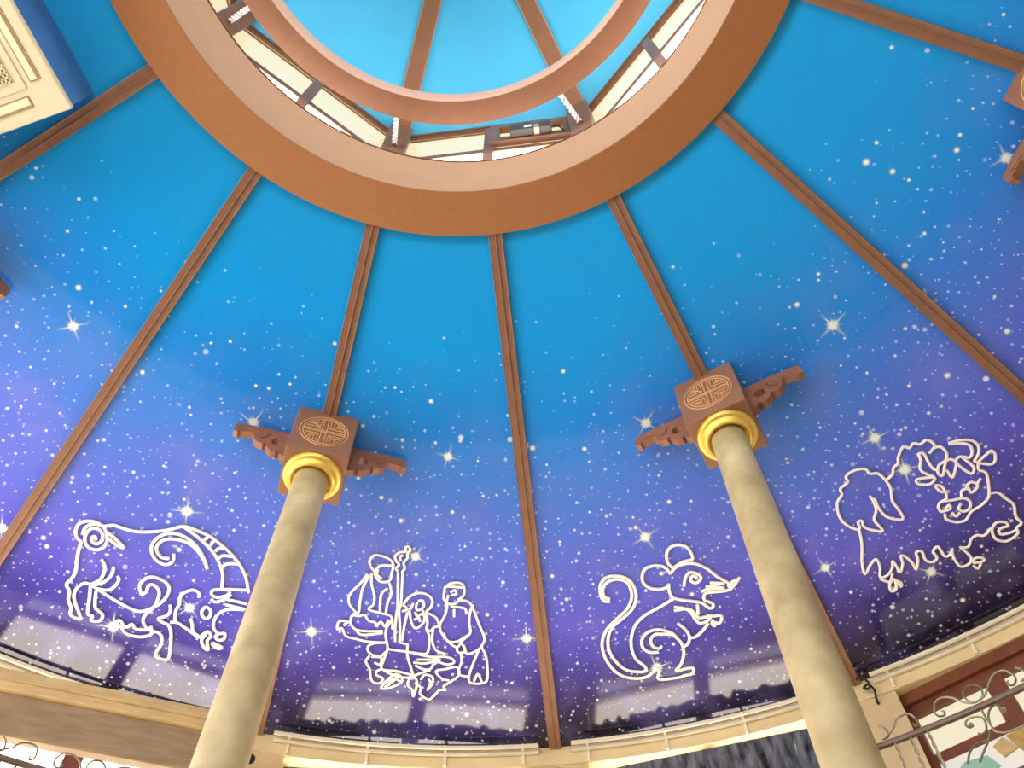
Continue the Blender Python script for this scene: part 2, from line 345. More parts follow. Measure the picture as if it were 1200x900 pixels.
SAGES = [
    ('cap', [(-8.96, 3.920), (-9.10, 3.890), (-8.71, 3.849), (-7.89, 3.849), (-7.13, 3.869), (-6.81, 3.905), (-6.92, 3.963), (-7.04, 4.009), (-7.82, 4.021), (-8.31, 3.992), (-8.54, 3.955), (-8.95, 3.927)]),
    ('cap', [(-8.54, 3.955), (-7.98, 3.913), (-6.90, 3.906)]),
    ('face', [(-8.21, 3.940), (-8.25, 3.972), (-7.76, 4.001)]),
    ('robe', [(-9.13, 3.979), (-9.71, 4.049), (-10.45, 4.120), (-10.51, 4.179), (-10.09, 4.221), (-9.54, 4.248), (-9.51, 4.163), (-9.41, 4.072), (-8.94, 3.984)]),
    ('robe', [(-8.78, 3.970), (-8.67, 4.040), (-8.30, 4.114), (-8.29, 4.179), (-8.66, 4.215), (-7.54, 4.232), (-6.68, 4.246), (-6.47, 4.284), (-6.41, 4.336)]),
    ('robe', [(-7.03, 4.022), (-6.77, 4.091), (-7.03, 4.157), (-7.11, 4.236)]),
    ('robe', [(-7.15, 4.061), (-7.63, 4.096), (-7.71, 4.162), (-7.64, 4.220)]),
    ('sleeve', [(-9.54, 4.248), (-10.01, 4.266), (-10.09, 4.319), (-9.60, 4.360), (-8.69, 4.366), (-7.22, 4.354)]),
    ('sleeve', [(-10.01, 4.266), (-9.42, 4.267), (-8.94, 4.256), (-8.55, 4.292), (-7.95, 4.300), (-7.84, 4.326), (-7.46, 4.290), (-7.10, 4.321), (-6.82, 4.273)]),
    ('robe_hem', [(-10.09, 4.319), (-10.76, 4.313), (-11.14, 4.330), (-11.14, 4.376), (-10.75, 4.365), (-10.33, 4.414), (-9.50, 4.426), (-8.43, 4.436), (-6.81, 4.431)]),
    ('robe_hem', [(-9.60, 4.360), (-8.98, 4.394), (-7.21, 4.367)]),
    ('robe_hem', [(-10.62, 4.344), (-10.34, 4.315)]),
    ('staff', [(-6.31, 3.947), (-6.09, 4.190), (-6.13, 4.203), (-6.19, 4.308), (-6.09, 4.420)]),
    ('staff', [(-5.87, 3.945), (-5.83, 4.163), (-5.96, 4.202), (-5.77, 4.319), (-5.71, 4.424)]),
    ('staff_head', [(-6.32, 3.941), (-6.52, 3.923), (-6.28, 3.896), (-6.58, 3.872), (-6.71, 3.841), (-6.28, 3.814), (-5.74, 3.805), (-5.76, 3.779), (-5.49, 3.772), (-5.28, 3.796), (-5.54, 3.816), (-5.51, 3.848), (-5.84, 3.881), (-5.71, 3.918), (-5.96, 3.945)]),
    ('staff_head', [(-6.13, 3.870), (-6.25, 3.845), (-5.99, 3.831)]),
    ('hair', [(-5.58, 4.155), (-5.10, 4.107), (-4.42, 4.079), (-3.55, 4.082), (-3.01, 4.119), (-3.08, 4.165), (-3.49, 4.198)]),
    ('beard', [(-5.03, 4.198), (-4.80, 4.275), (-4.43, 4.319), (-3.95, 4.298), (-3.63, 4.257), (-3.83, 4.193)]),
    ('face', [(-4.38, 4.143), (-4.44, 4.182), (-4.17, 4.194), (-3.76, 4.167), (-3.87, 4.128), (-4.30, 4.130)]),
    ('face', [(-4.72, 4.151), (-4.95, 4.191)]),
    ('face', [(-4.51, 4.208), (-4.32, 4.234), (-3.90, 4.219)]),
    ('beard', [(-4.56, 4.261), (-4.14, 4.246), (-4.04, 4.272)]),
    ('robe', [(-5.18, 4.212), (-5.37, 4.291), (-5.52, 4.410)]),
    ('hair', [(-5.66, 4.162), (-5.20, 4.192), (-5.70, 4.208)]),
    ('robe', [(-6.48, 4.271), (-6.92, 4.326), (-6.93, 4.392), (-6.69, 4.470), (-6.92, 4.551), (-7.01, 4.619), (-5.82, 4.625), (-4.55, 4.645)]),
    ('robe', [(-3.49, 4.198), (-3.37, 4.283), (-3.43, 4.322), (-3.16, 4.374), (-3.21, 4.467), (-3.52, 4.494), (-4.81, 4.486), (-6.68, 4.476)]),
    ('sleeve', [(-3.31, 4.211), (-2.62, 4.241), (-2.36, 4.293), (-2.77, 4.307), (-3.09, 4.334), (-3.35, 4.322)]),
    ('robe', [(-5.02, 4.427), (-4.96, 4.513), (-4.58, 4.605), (-4.30, 4.671)]),
    ('robe', [(-5.67, 4.424), (-5.01, 4.434)]),
    ('sleeve', [(-2.85, 4.320), (-2.90, 4.400), (-2.56, 4.465), (-1.74, 4.490)]),
    ('lap', [(-6.73, 4.430), (-7.93, 4.445), (-8.37, 4.476), (-8.16, 4.514), (-7.34, 4.534), (-6.82, 4.497)]),
    ('lap', [(-8.14, 4.534), (-8.40, 4.576), (-8.02, 4.626), (-7.77, 4.705), (-7.13, 4.721), (-6.86, 4.685), (-7.43, 4.662), (-7.38, 4.635), (-7.01, 4.619)]),
    ('lap', [(-7.97, 4.539), (-7.17, 4.540), (-7.20, 4.587), (-7.69, 4.577)]),
    ('foot', [(-6.95, 4.754), (-6.54, 4.697), (-5.81, 4.645), (-5.31, 4.676), (-5.44, 4.710), (-6.34, 4.749), (-6.95, 4.754)]),
    ('foot', [(-6.65, 4.745), (-6.14, 4.708), (-5.63, 4.664)]),
    ('foot', [(-6.82, 4.726), (-5.93, 4.679), (-5.45, 4.697)]),
    ('robe_hem', [(-4.55, 4.645), (-4.82, 4.714), (-4.41, 4.753), (-4.31, 4.800), (-4.05, 4.711), (-4.23, 4.657)]),
    ('robe_hem', [(-4.21, 4.698), (-3.72, 4.736), (-3.78, 4.777), (-3.08, 4.816), (-2.63, 4.787), (-2.18, 4.746), (-1.71, 4.745), (-1.87, 4.718), (-1.25, 4.683), (-0.62, 4.636), (-0.78, 4.582), (-1.73, 4.597), (-2.52, 4.612), (-2.04, 4.664), (-1.41, 4.677)]),
    ('robe_hem', [(-3.75, 4.676), (-3.45, 4.641), (-2.82, 4.653), (-2.81, 4.700), (-3.18, 4.748), (-2.96, 4.700), (-3.13, 4.667)]),
    ('scroll', [(-4.81, 4.486), (-3.03, 4.513), (-1.74, 4.510), (-1.10, 4.529), (-1.10, 4.556), (-1.73, 4.563), (-2.54, 4.545), (-3.00, 4.599), (-3.63, 4.601), (-4.28, 4.577)]),
    ('scroll', [(-4.14, 4.536), (-3.02, 4.533), (-2.22, 4.531), (-2.85, 4.572)]),
    ('scroll', [(-7.01, 4.619), (-6.11, 4.653), (-4.85, 4.667), (-3.93, 4.636), (-3.00, 4.606)]),
    ('scroll', [(-4.45, 4.558), (-3.49, 4.561), (-2.38, 4.538)]),
    ('cap', [(-1.81, 4.033), (-1.37, 4.007), (-0.56, 4.000), (-0.12, 4.019), (-0.04, 4.064), (-0.23, 4.096), (-0.66, 4.116)]),
    ('cap', [(-1.97, 4.111), (-1.89, 4.046), (-1.63, 4.027), (-0.21, 4.032)]),
    ('face', [(-1.36, 4.065), (-0.92, 4.051), (-0.84, 4.077), (-1.27, 4.084)]),
    ('beard', [(-1.97, 4.111), (-1.53, 4.142), (-0.93, 4.142), (-0.49, 4.116)]),
    ('robe', [(-0.49, 4.116), (0.29, 4.129), (0.71, 4.174), (1.18, 4.279), (1.63, 4.378), (1.44, 4.424), (1.02, 4.463), (0.12, 4.489), (-0.12, 4.442), (-0.36, 4.403), (0.40, 4.344), (0.33, 4.278), (0.44, 4.200), (0.72, 4.148)]),
    ('sleeve', [(-1.62, 4.142), (-1.78, 4.214), (-2.27, 4.293), (-2.01, 4.358), (-1.43, 4.410), (-0.77, 4.442), (-0.36, 4.403)]),
    ('sleeve', [(-1.93, 4.345), (-1.59, 4.397), (-0.77, 4.403), (0.23, 4.357)]),
    ('robe', [(-1.27, 4.161), (-0.07, 4.174), (0.10, 4.213)]),
    ('robe', [(-1.01, 4.181), (-1.01, 4.233)]),
    ('beard', [(-1.54, 4.084), (-1.79, 4.162)]),
    ('hand', [(-0.77, 4.442), (-0.69, 4.476), (-0.12, 4.475), (-0.20, 4.436)]),
    ('robe_hem', [(-0.45, 4.475), (-0.38, 4.542), (-0.62, 4.596), (-0.54, 4.636), (0.16, 4.649)]),
    ('robe_hem', [(1.35, 4.444), (1.72, 4.517), (1.73, 4.665), (1.24, 4.698), (0.31, 4.690), (0.24, 4.636), (0.67, 4.542), (1.10, 4.463)]),
    ('robe_hem', [(0.62, 4.683), (0.96, 4.630), (1.25, 4.684)]),
]
RAT = [
    ('ear', [(19.26, 4.085), (18.96, 4.036), (19.13, 3.977), (19.71, 3.945), (20.47, 3.947), (21.09, 3.979), (21.26, 4.032), (21.13, 4.060), (20.28, 4.061), (19.36, 4.080)]),
    ('ear', [(18.47, 4.176), (18.40, 4.193), (17.72, 4.199), (16.82, 4.178), (16.33, 4.132), (16.44, 4.078), (16.91, 4.042), (17.85, 4.040), (18.58, 4.066), (18.88, 4.115)]),
    ('head_line', [(18.88, 4.115), (19.52, 4.083), (20.39, 4.076), (21.30, 4.095), (22.07, 4.143), (22.71, 4.215), (23.38, 4.275), (23.34, 4.300), (23.53, 4.311), (23.93, 4.295), (24.18, 4.276), (23.77, 4.278), (23.51, 4.297), (23.50, 4.316), (22.85, 4.320), (21.66, 4.302), (21.16, 4.306), (21.01, 4.341), (21.55, 4.378), (21.45, 4.402), (21.14, 4.401), (20.64, 4.352), (19.67, 4.319), (18.56, 4.278), (18.34, 4.230), (18.47, 4.176)]),
    ('nose', [(23.94, 4.293), (24.48, 4.265)]),
    ('eye', [(19.68, 4.218), (20.08, 4.163), (20.60, 4.140), (21.16, 4.161), (21.34, 4.194), (20.83, 4.217), (20.43, 4.196), (20.63, 4.168), (20.93, 4.175), (20.93, 4.194)]),
    ('whisker', [(21.93, 4.241), (22.51, 4.257), (23.07, 4.274)]),
    ('whisker', [(21.46, 4.256), (22.25, 4.277), (22.93, 4.302)]),
    ('whisker', [(20.94, 4.282), (21.68, 4.279), (22.93, 4.302)]),
    ('back_line', [(18.46, 4.282), (17.14, 4.315), (15.75, 4.348), (14.81, 4.396), (14.21, 4.469), (13.97, 4.555), (14.13, 4.634), (14.66, 4.688), (14.71, 4.721), (14.32, 4.728)]),
    ('tail', [(14.32, 4.728), (13.22, 4.698), (12.49, 4.630), (12.10, 4.542), (12.24, 4.455), (12.80, 4.386), (13.88, 4.338), (14.83, 4.289), (15.36, 4.222), (15.44, 4.149), (15.07, 4.088), (14.26, 4.055), (13.26, 4.050), (12.57, 4.084), (12.33, 4.143), (12.50, 4.201), (13.03, 4.214)]),
    ('tail', [(13.08, 4.196), (12.64, 4.178), (12.62, 4.128), (13.07, 4.085), (14.03, 4.073), (14.85, 4.103), (15.09, 4.156), (14.98, 4.217), (14.37, 4.282), (13.42, 4.332), (12.31, 4.393), (11.68, 4.473), (11.60, 4.561), (11.92, 4.648), (12.57, 4.721), (13.50, 4.760), (14.51, 4.769), (15.24, 4.742), (15.47, 4.714)]),
    ('foot', [(15.47, 4.714), (15.75, 4.744), (15.52, 4.799), (17.14, 4.815), (17.52, 4.809), (18.17, 4.809), (18.40, 4.775), (17.88, 4.764), (17.00, 4.767), (17.57, 4.726), (18.00, 4.663), (18.10, 4.613)]),
    ('haunch', [(16.42, 4.575), (16.21, 4.591), (15.75, 4.570), (15.66, 4.524), (16.07, 4.493), (16.67, 4.497), (17.52, 4.518), (18.01, 4.573), (18.10, 4.613)]),
    ('haunch', [(16.07, 4.614), (15.28, 4.601), (14.88, 4.556), (15.04, 4.501), (15.61, 4.466), (16.48, 4.461), (17.44, 4.498), (17.88, 4.545)]),
    ('chest_line', [(18.23, 4.449), (18.67, 4.496), (18.85, 4.551), (18.61, 4.597), (18.17, 4.614)]),
    ('chest_line', [(18.88, 4.564), (19.32, 4.567), (20.04, 4.537), (20.66, 4.499)]),
    ('arm', [(18.33, 4.336), (19.04, 4.357), (19.53, 4.392), (19.76, 4.454), (20.02, 4.485), (20.56, 4.484), (20.94, 4.467), (20.54, 4.452), (20.09, 4.448), (19.90, 4.419), (19.46, 4.371), (18.24, 4.360)]),
    ('arm', [(20.30, 4.357), (20.11, 4.423)]),
    ('paw', [(20.73, 4.443), (21.27, 4.462), (21.79, 4.467), (21.83, 4.494), (21.50, 4.518), (21.24, 4.506), (21.07, 4.528), (20.94, 4.505), (21.17, 4.485)]),
]
OX = [
    ('hump', [(39.14, 4.073), (39.85, 4.063), (40.24, 4.031), (40.78, 4.021), (41.06, 3.992), (41.90, 3.953), (42.28, 3.979), (42.77, 3.967), (43.14, 3.993), (43.77, 3.993), (44.01, 4.030), (43.87, 4.052), (43.24, 4.070)]),
    ('forelock', [(43.24, 4.070), (43.83, 4.057), (44.28, 4.073), (44.33, 4.119), (43.89, 4.154), (43.25, 4.157), (42.82, 4.192), (42.97, 4.221), (43.79, 4.164), (44.22, 4.164), (44.41, 4.197), (43.93, 4.236), (43.44, 4.261), (43.47, 4.205)]),
    ('horn', [(42.54, 4.034), (42.89, 4.052), (42.76, 4.110), (42.72, 4.158), (42.96, 4.178)]),
    ('horn', [(42.54, 4.034), (42.38, 4.076), (41.94, 4.112), (41.95, 4.148), (42.39, 4.202)]),
    ('ear', [(42.36, 4.205), (41.21, 4.162), (41.10, 4.192), (41.81, 4.227), (42.36, 4.205)]),
    ('eye', [(42.00, 4.251), (42.35, 4.269), (42.35, 4.305), (42.08, 4.298), (42.00, 4.251)]),
    ('muzzle', [(42.40, 4.308), (42.10, 4.350), (41.59, 4.352)]),
    ('muzzle', [(41.19, 4.369), (41.59, 4.352), (42.35, 4.377), (43.15, 4.405), (43.30, 4.443), (42.94, 4.474), (42.48, 4.471), (42.34, 4.442), (42.67, 4.423)]),
    ('muzzle', [(41.19, 4.369), (41.15, 4.402), (41.47, 4.412), (41.84, 4.416), (41.96, 4.393), (41.56, 4.402)]),
    ('mouth', [(41.78, 4.442), (41.83, 4.473), (42.22, 4.465)]),
    ('jaw_line', [(41.29, 4.424), (41.14, 4.460), (41.57, 4.503), (42.20, 4.522), (42.91, 4.495), (43.71, 4.494), (44.39, 4.481), (44.80, 4.454), (45.48, 4.367), (45.55, 4.334), (45.33, 4.307), (45.61, 4.271), (45.49, 4.250)]),
    ('eye', [(43.03, 4.392), (43.35, 4.358), (43.82, 4.369), (43.80, 4.397), (44.35, 4.391), (44.53, 4.372), (44.30, 4.344), (43.85, 4.348), (43.87, 4.372)]),
    ('brow', [(44.53, 4.372), (45.02, 4.355)]),
    ('horn', [(44.88, 4.084), (45.59, 4.116), (46.04, 4.156), (45.86, 4.197), (45.41, 4.216), (44.91, 4.181), (44.46, 4.192), (44.45, 4.235), (44.72, 4.302), (45.16, 4.282), (45.11, 4.228), (45.03, 4.194)]),
    ('horn', [(44.93, 4.079), (45.74, 4.102), (46.39, 4.139), (46.52, 4.184), (46.19, 4.223), (45.49, 4.250)]),
    ('ear', [(45.71, 4.270), (46.51, 4.257), (46.96, 4.255), (47.02, 4.281), (46.64, 4.317), (46.24, 4.316), (45.71, 4.270)]),
    ('rump', [(39.14, 4.073), (38.94, 4.015), (38.36, 3.990), (38.26, 3.951), (37.37, 3.928), (36.56, 3.937), (36.43, 3.973), (35.58, 3.988), (35.45, 4.024), (34.73, 4.058), (34.29, 4.138), (34.49, 4.214), (35.12, 4.266), (35.37, 4.221), (35.68, 4.226), (35.56, 4.263), (36.10, 4.313), (36.67, 4.337), (36.55, 4.255), (37.10, 4.208), (37.34, 4.149), (37.32, 4.109)]),
    ('tail', [(39.14, 4.073), (39.09, 4.127), (38.60, 4.203), (38.62, 4.261), (38.46, 4.331), (37.56, 4.277), (37.38, 4.206), (37.53, 4.136)]),
    ('belly_fringe', [(35.12, 4.266), (34.67, 4.360), (33.98, 4.458), (33.68, 4.538), (34.43, 4.497), (35.04, 4.480), (34.94, 4.539), (34.57, 4.594), (35.13, 4.603), (35.74, 4.572), (36.01, 4.534), (36.04, 4.585), (36.03, 4.620), (36.55, 4.579), (36.74, 4.531), (36.98, 4.541), (37.18, 4.600), (37.14, 4.648), (37.65, 4.600), (37.85, 4.552), (38.24, 4.563), (38.11, 4.621), (38.43, 4.651), (38.88, 4.643), (38.93, 4.595), (39.42, 4.583), (39.41, 4.654), (39.82, 4.660), (40.17, 4.635), (39.90, 4.679), (39.90, 4.758), (40.60, 4.765), (40.88, 4.729), (40.70, 4.647)]),
    ('belly_fringe', [(40.65, 4.652), (41.18, 4.672), (41.67, 4.640), (42.16, 4.636), (42.58, 4.659), (43.29, 4.640)]),
    ('foreleg', [(44.86, 4.464), (45.27, 4.481), (45.46, 4.544), (45.54, 4.593), (45.12, 4.657), (45.11, 4.709), (44.65, 4.718), (44.45, 4.751), (43.56, 4.758), (43.04, 4.714), (43.21, 4.657), (43.76, 4.629), (44.26, 4.651), (44.29, 4.682), (43.85, 4.672), (43.57, 4.678), (43.55, 4.706), (44.14, 4.725), (44.57, 4.728)]),
    ('hoof', [(34.49, 4.605), (34.99, 4.647), (35.51, 4.605)]),
    ('hoof', [(34.88, 4.663), (35.40, 4.643), (35.15, 4.703), (34.74, 4.707), (34.88, 4.663)]),
    ('hoof', [(35.42, 4.651), (35.67, 4.683), (35.52, 4.705), (35.45, 4.659)]),
    ('hoof', [(41.07, 4.753), (41.49, 4.775), (41.42, 4.794), (40.81, 4.776), (41.07, 4.753)]),
    ('hoof', [(40.64, 4.789), (40.78, 4.818), (41.18, 4.796), (40.81, 4.776)]),
]
# large printed stars: (azimuth, distance, size class)
STARS = [
    (-44.80, 3.169, 'L'), (-23.82, 3.188, 'L'), (43.96, 3.144, 'L'), (21.27, 3.154, 'L'), (17.62, 3.843, 'L'), (-1.70, 3.182, 'L'), (40.48, 3.822, 'L'), (40.89, 4.075, 'L'), (37.94, 4.706, 'L'), (31.21, 4.401, 'L'), (15.62, 4.720, 'L'), (-23.54, 4.447, 'L'), (-28.45, 4.721, 'L'), (66.24, 3.177, 'L'), (-39.28, 4.418, 'L'), (-26.72, 3.851, 'L'), (5.27, 4.399, 'L'), (-13.28, 4.422, 'L'), (-4.76, 3.837, 'L'),
    (-46.92, 2.977, 'M'), (-36.57, 3.183, 'M'), (-36.27, 4.356, 'M'), (-35.71, 4.396, 'M'), (-26.06, 4.101, 'M'), (42.42, 2.931, 'M'), (53.09, 3.147, 'M'), (54.45, 3.783, 'M'), (8.04, 3.154, 'M'), (13.84, 3.211, 'M'), (17.00, 3.769, 'M'), (20.85, 3.665, 'M'), (8.22, 3.992, 'M'), (18.10, 4.102, 'M'), (9.23, 4.158, 'M'), (64.79, 2.956, 'M'), (59.75, 2.763, 'M'), (58.98, 2.626, 'M'), (20.14, 4.284, 'M'), (38.64, 4.955, 'M'), (34.95, 4.702, 'M'), (1.96, 4.222, 'M'), (-8.69, 3.472, 'M'), (-11.38, 3.368, 'M'), (-3.91, 2.841, 'M'), (13.39, 2.719, 'M'), (-6.44, 3.608, 'M'), (-1.20, 3.536, 'M'), (48.56, 3.761, 'M'),
    (-45.34, 3.501, 'S'), (-45.59, 3.674, 'S'), (-43.80, 3.721, 'S'), (-30.65, 3.245, 'S'), (-31.73, 2.844, 'S'), (-29.77, 2.786, 'S'), (-41.92, 2.908, 'S'), (-36.80, 4.253, 'S'), (-35.04, 4.444, 'S'), (-35.12, 4.179, 'S'), (-36.12, 4.014, 'S'), (-34.97, 3.794, 'S'), (-30.35, 3.638, 'S'), (-27.36, 3.785, 'S'), (-23.85, 3.522, 'S'), (-23.76, 3.681, 'S'), (-30.28, 4.261, 'S'), (-23.98, 4.264, 'S'), (-43.19, 3.947, 'S'), (45.60, 3.678, 'S'), (43.65, 3.645, 'S'), (43.52, 3.479, 'S'), (39.86, 3.688, 'S'), (37.02, 3.605, 'S'), (52.79, 3.696, 'S'), (48.85, 3.409, 'S'), (46.36, 2.868, 'S'), (43.07, 3.867, 'S'), (22.91, 3.702, 'S'), (17.03, 3.701, 'S'), (20.74, 3.486, 'S'), (9.44, 3.773, 'S'), (14.16, 3.609, 'S'), (12.92, 3.611, 'S'), (3.55, 3.432, 'S'), (11.85, 4.080, 'S'), (-3.81, 4.028, 'S'), (-3.02, 4.025, 'S'), (-1.77, 4.445, 'S'), (-10.97, 4.647, 'S'), (-12.83, 3.814, 'S'), (39.04, 4.443, 'S'), (39.87, 3.764, 'S'), (46.88, 4.218, 'S'), (-33.19, 4.630, 'S'), (-27.86, 4.960, 'S'), (59.95, 2.856, 'S'), (68.91, 2.906, 'S'), (77.81, 2.821, 'S'), (66.20, 2.925, 'S'), (-24.99, 2.972, 'S'), (-23.51, 2.960, 'S'), (-21.31, 2.895, 'S'), (-8.57, 2.778, 'S'), (-9.94, 3.191, 'S'), (1.69, 3.209, 'S'), (0.07, 3.760, 'S'), (44.68, 4.668, 'S'), (41.93, 4.711, 'S'), (23.18, 4.746, 'S'), (23.75, 5.012, 'S'), (3.73, 4.705, 'S'), (10.41, 4.879, 'S'),
]
# railing ironwork: (azimuth from the column, height above the top rail in metres)
IRON = [
    ('top_scroll', [(2.40, 0.023), (2.84, 0.031), (3.37, 0.050), (3.76, 0.078), (4.31, 0.086), (4.75, 0.079), (4.95, 0.052), (4.93, 0.031), (4.73, 0.023), (4.65, 0.038)]),
    ('top_scroll', [(2.53, 0.079), (2.79, 0.066), (2.92, 0.042), (2.85, 0.025), (2.52, 0.020)]),
    ('top_scroll', [(6.63, 0.044), (6.77, 0.036), (6.66, 0.023), (6.32, 0.029), (6.20, 0.051), (6.43, 0.079), (6.81, 0.091), (7.27, 0.087), (7.72, 0.069), (7.95, 0.050), (8.29, 0.034)]),
    ('top_scroll', [(8.29, 0.034), (8.68, 0.024), (9.19, 0.027), (9.44, 0.045), (9.46, 0.070), (9.14, 0.089), (8.67, 0.090), (8.34, 0.074), (8.32, 0.049), (8.55, 0.030), (8.98, 0.024), (9.55, 0.036), (10.01, 0.066), (10.51, 0.089), (11.12, 0.092), (11.52, 0.073), (11.63, 0.044), (11.39, 0.024), (11.13, 0.026), (11.03, 0.041), (11.17, 0.046)]),
    ('lower_scroll', [(8.90, 0.005), (8.84, -0.035), (8.89, -0.060), (8.88, -0.078)]),
    ('lower_scroll', [(10.01, -0.050), (9.94, -0.042), (10.11, -0.039), (10.16, -0.049), (9.98, -0.058), (9.84, -0.048), (9.91, -0.030), (9.75, -0.016), (9.31, -0.024), (9.02, -0.046), (8.88, -0.078)]),
    ('lower_scroll', [(7.84, -0.053), (7.75, -0.047), (7.88, -0.042), (7.92, -0.055), (7.69, -0.055), (7.57, -0.040), (7.80, -0.025), (8.26, -0.025), (8.62, -0.038), (8.70, -0.061), (8.49, -0.090), (8.13, -0.095), (8.02, -0.087)]),
    ('lower_scroll', [(8.88, -0.078), (8.98, -0.103), (9.37, -0.120), (9.87, -0.125), (10.59, -0.125)]),
    ('lower_scroll', [(8.68, -0.095), (8.36, -0.121), (7.64, -0.120), (7.03, -0.138), (6.60, -0.173)]),
    ('lower_scroll', [(8.40, -0.122), (7.82, -0.152), (7.28, -0.183)]),
    ('baluster', [(3.12, -0.005), (3.05, -0.103)]),
    ('baluster', [(4.10, -0.010), (4.17, -0.128)]),
    ('baluster', [(5.28, -0.056), (5.27, -0.152)]),
]
# ---------------------------------------------------------------- the shell: floors, wall, ceiling, ring, drum, dome
b = MB(); b.ring([(0.0, 0.0), (5.9, 0.0), (5.9, -0.2), (0.0, -0.2)], n=64)
struct(b.build('floor', 'floor'), 'pale stone ground floor under the atrium')
b = MB(); b.ring([(3.02, Z_GAL), (5.6, Z_GAL), (5.6, Z_GAL - 0.3), (3.02, Z_GAL - 0.3)], n=96)
struct(b.build('trim_1', 'floor'), 'gallery floor slab running round the atrium')
b = MB(); b.ring([(5.6, 0.0), (5.75, 0.0), (5.75, Z_GAL - 0.3), (5.6, Z_GAL - 0.3)], n=96)
struct(b.build('wall_lower', 'wall'), 'plain beige wall of the ground floor')
# frieze right under the ceiling edge and solid parapet under the windows
FR_Z = 5.388
b = MB(); b.ring([(R_EAVE, FR_Z), (R_EAVE, Z_EAVE + 0.03), (5.55, Z_EAVE + 0.03), (5.55, FR_Z)], n=192)
struct(b.build('wall_frieze', 'wall', smooth=True), 'beige curved frieze under the ceiling edge')
b = MB(); b.ring([(5.24, Z_GAL), (5.24, 3.35), (5.5, 3.35), (5.5, Z_GAL)], n=96)
struct(b.build('wall_parapet', 'wall'), 'low beige wall under the gallery windows')

for k, az in enumerate(RIB_AZ):
    q = MB().box(-0.215, 0.215, 5.20, 5.52, Z_GAL, FR_Z + 0.005).build('wall_pier_%d' % (k + 1), 'pier')
    q.rotation_euler = (0, 0, -R(az)); struct(q, 'beige pier between two gallery windows')

# ceiling: sixteen printed panels of one cone
ceil = struct(empty('ceiling'), 'glossy conical ceiling printed with a blue starry sky')
def star_quads(stars, name, m, parent):
    """flat printed stars just under the ceiling skin, one small square each"""
    vs = []; fs = []
    for az, r, cls in stars:
        n = cone_n(az); c = pol(r, az, cone_z(r)) + n * 0.0025
        s = {'L': 0.105, 'M': 0.025, 'S': 0.015}[cls] * random.uniform(0.85, 1.15); a = random.uniform(0, 6.3)
        e1 = Vector((math.cos(R(az)), -math.sin(R(az)), 0)); e2 = n.cross(e1).normalized()
        u = e1 * math.cos(a) + e2 * math.sin(a); v = e2 * math.cos(a) - e1 * math.sin(a)
        o = len(vs); vs += [c - u * s - v * s, c + u * s - v * s, c + u * s + v * s, c - u * s + v * s]; fs.append((o, o + 3, o + 2, o + 1))
    me = bpy.data.meshes.new(name); me.from_pydata(vs, [], fs); me.update()
    uv = me.uv_layers.new(name='UVMap'); cor = [(0, 0), (0, 1), (1, 1), (1, 0)]
    for i, d in enumerate(uv.data): d.uv = cor[i % 4]
    me.materials.append(M[m]); o = bpy.data.objects.new(name, me); COL.objects.link(o); o.parent = parent; o['kind'] = 'stuff'
for k in range(16):
    a0, a1 = RIB_AZ[k], RIB_AZ[k] + 22.5
    b = MB(); n = 12; rs = [1.72, 2.6, 3.5, 4.4, 5.21]
    vs = [pol(r, a0 + (a1 - a0) * i / n, cone_z(r)) for i in range(n + 1) for r in rs]
    q = len(rs)
    b.add(vs, [(i * q + j, i * q + j + 1, (i + 1) * q + j + 1, (i + 1) * q + j) for i in range(n) for j in range(q - 1)])
    pan = b.build('ceiling_panel', 'sky_print', ceil, smooth=True)
    mine = [s for s in STARS if a0 <= s[0] < a1]
    if any(s[2] == 'L' for s in mine): star_quads([s for s in mine if s[2] == 'L'], 'bright_star_print', 'star_rays', pan)
    if any(s[2] != 'L' for s in mine): star_quads([s for s in mine if s[2] != 'L'], 'star_print', 'star', pan)
# unseen roof layer over the panels, added to stop sky light leaking in
b = MB(); b.ring([(1.75, 6.75), (5.55, 5.56), (5.55, 5.75), (1.75, 6.95)], n=96)
struct(b.build('trim_2', 'darkbrown'), 'unseen roof layer added above the printed ceiling to block sky light')

# ribs: moulded battens with two grooves, along the slope
RW = 0.043
prof = [(-RW, 0.004), (-RW, -0.020), (-RW + 0.004, -0.026), (-RW + 0.008, -0.023), (-0.006, -0.023), (-0.0025, -0.030), (0.0025, -0.030), (0.006, -0.023),
        (RW - 0.008, -0.023), (RW - 0.004, -0.026), (RW, -0.020), (RW, 0.004)]
for k, az in enumerate(RIB_AZ):
    b = MB(); vs = []
    for r in (1.80, 5.185):
        for x, d in prof: vs.append((x, r + d * -NL.y, cone_z(r) + d * -NL.z))
    m = len(prof)
    b.add(vs, [tuple(range(m)), tuple(range(2 * m - 1, m - 1, -1))] + [(i, i + m, (i + 1) % m + m, (i + 1) % m) for i in range(m)])
    o = b.build('trim_%d' % (k + 3), 'wood'); o.rotation_euler = (0, 0, -R(az))
    struct(o, 'brown moulded ceiling rib running down the slope')

b = MB(); b.ring([(R_RING_I, Z_RING), (R_RING_O, Z_RING), (R_RING_O, Z_RING + 0.10), (R_RING_I, Z_RING + 0.10)], n=160)
struct(b.build('trim_19', 'ring', smooth=True), 'wide brown ring round the roof opening')
b = MB(); b.ring([(R_RING_I - 0.003, Z_RING + 0.003), (R_RING_I + 0.02, Z_RING + 0.003), (1.75, Z_RING + 0.09), (1.75, Z_LIP - 0.01), (1.598, Z_LIP - 0.01)], n=160)
struct(b.build('wall_drum', 'drum', smooth=True), 'beige upstand inside the brown ring')
b = MB(); b.ring([(1.593, Z_LIP - 0.022), (1.596, Z_LIP + 0.004), (1.95, Z_LIP + 0.004), (1.95, Z_LIP - 0.022)], n=120)
struct(b.build('trim_20', 'dark_rim'), 'dark wooden edge on top of the beige upstand')

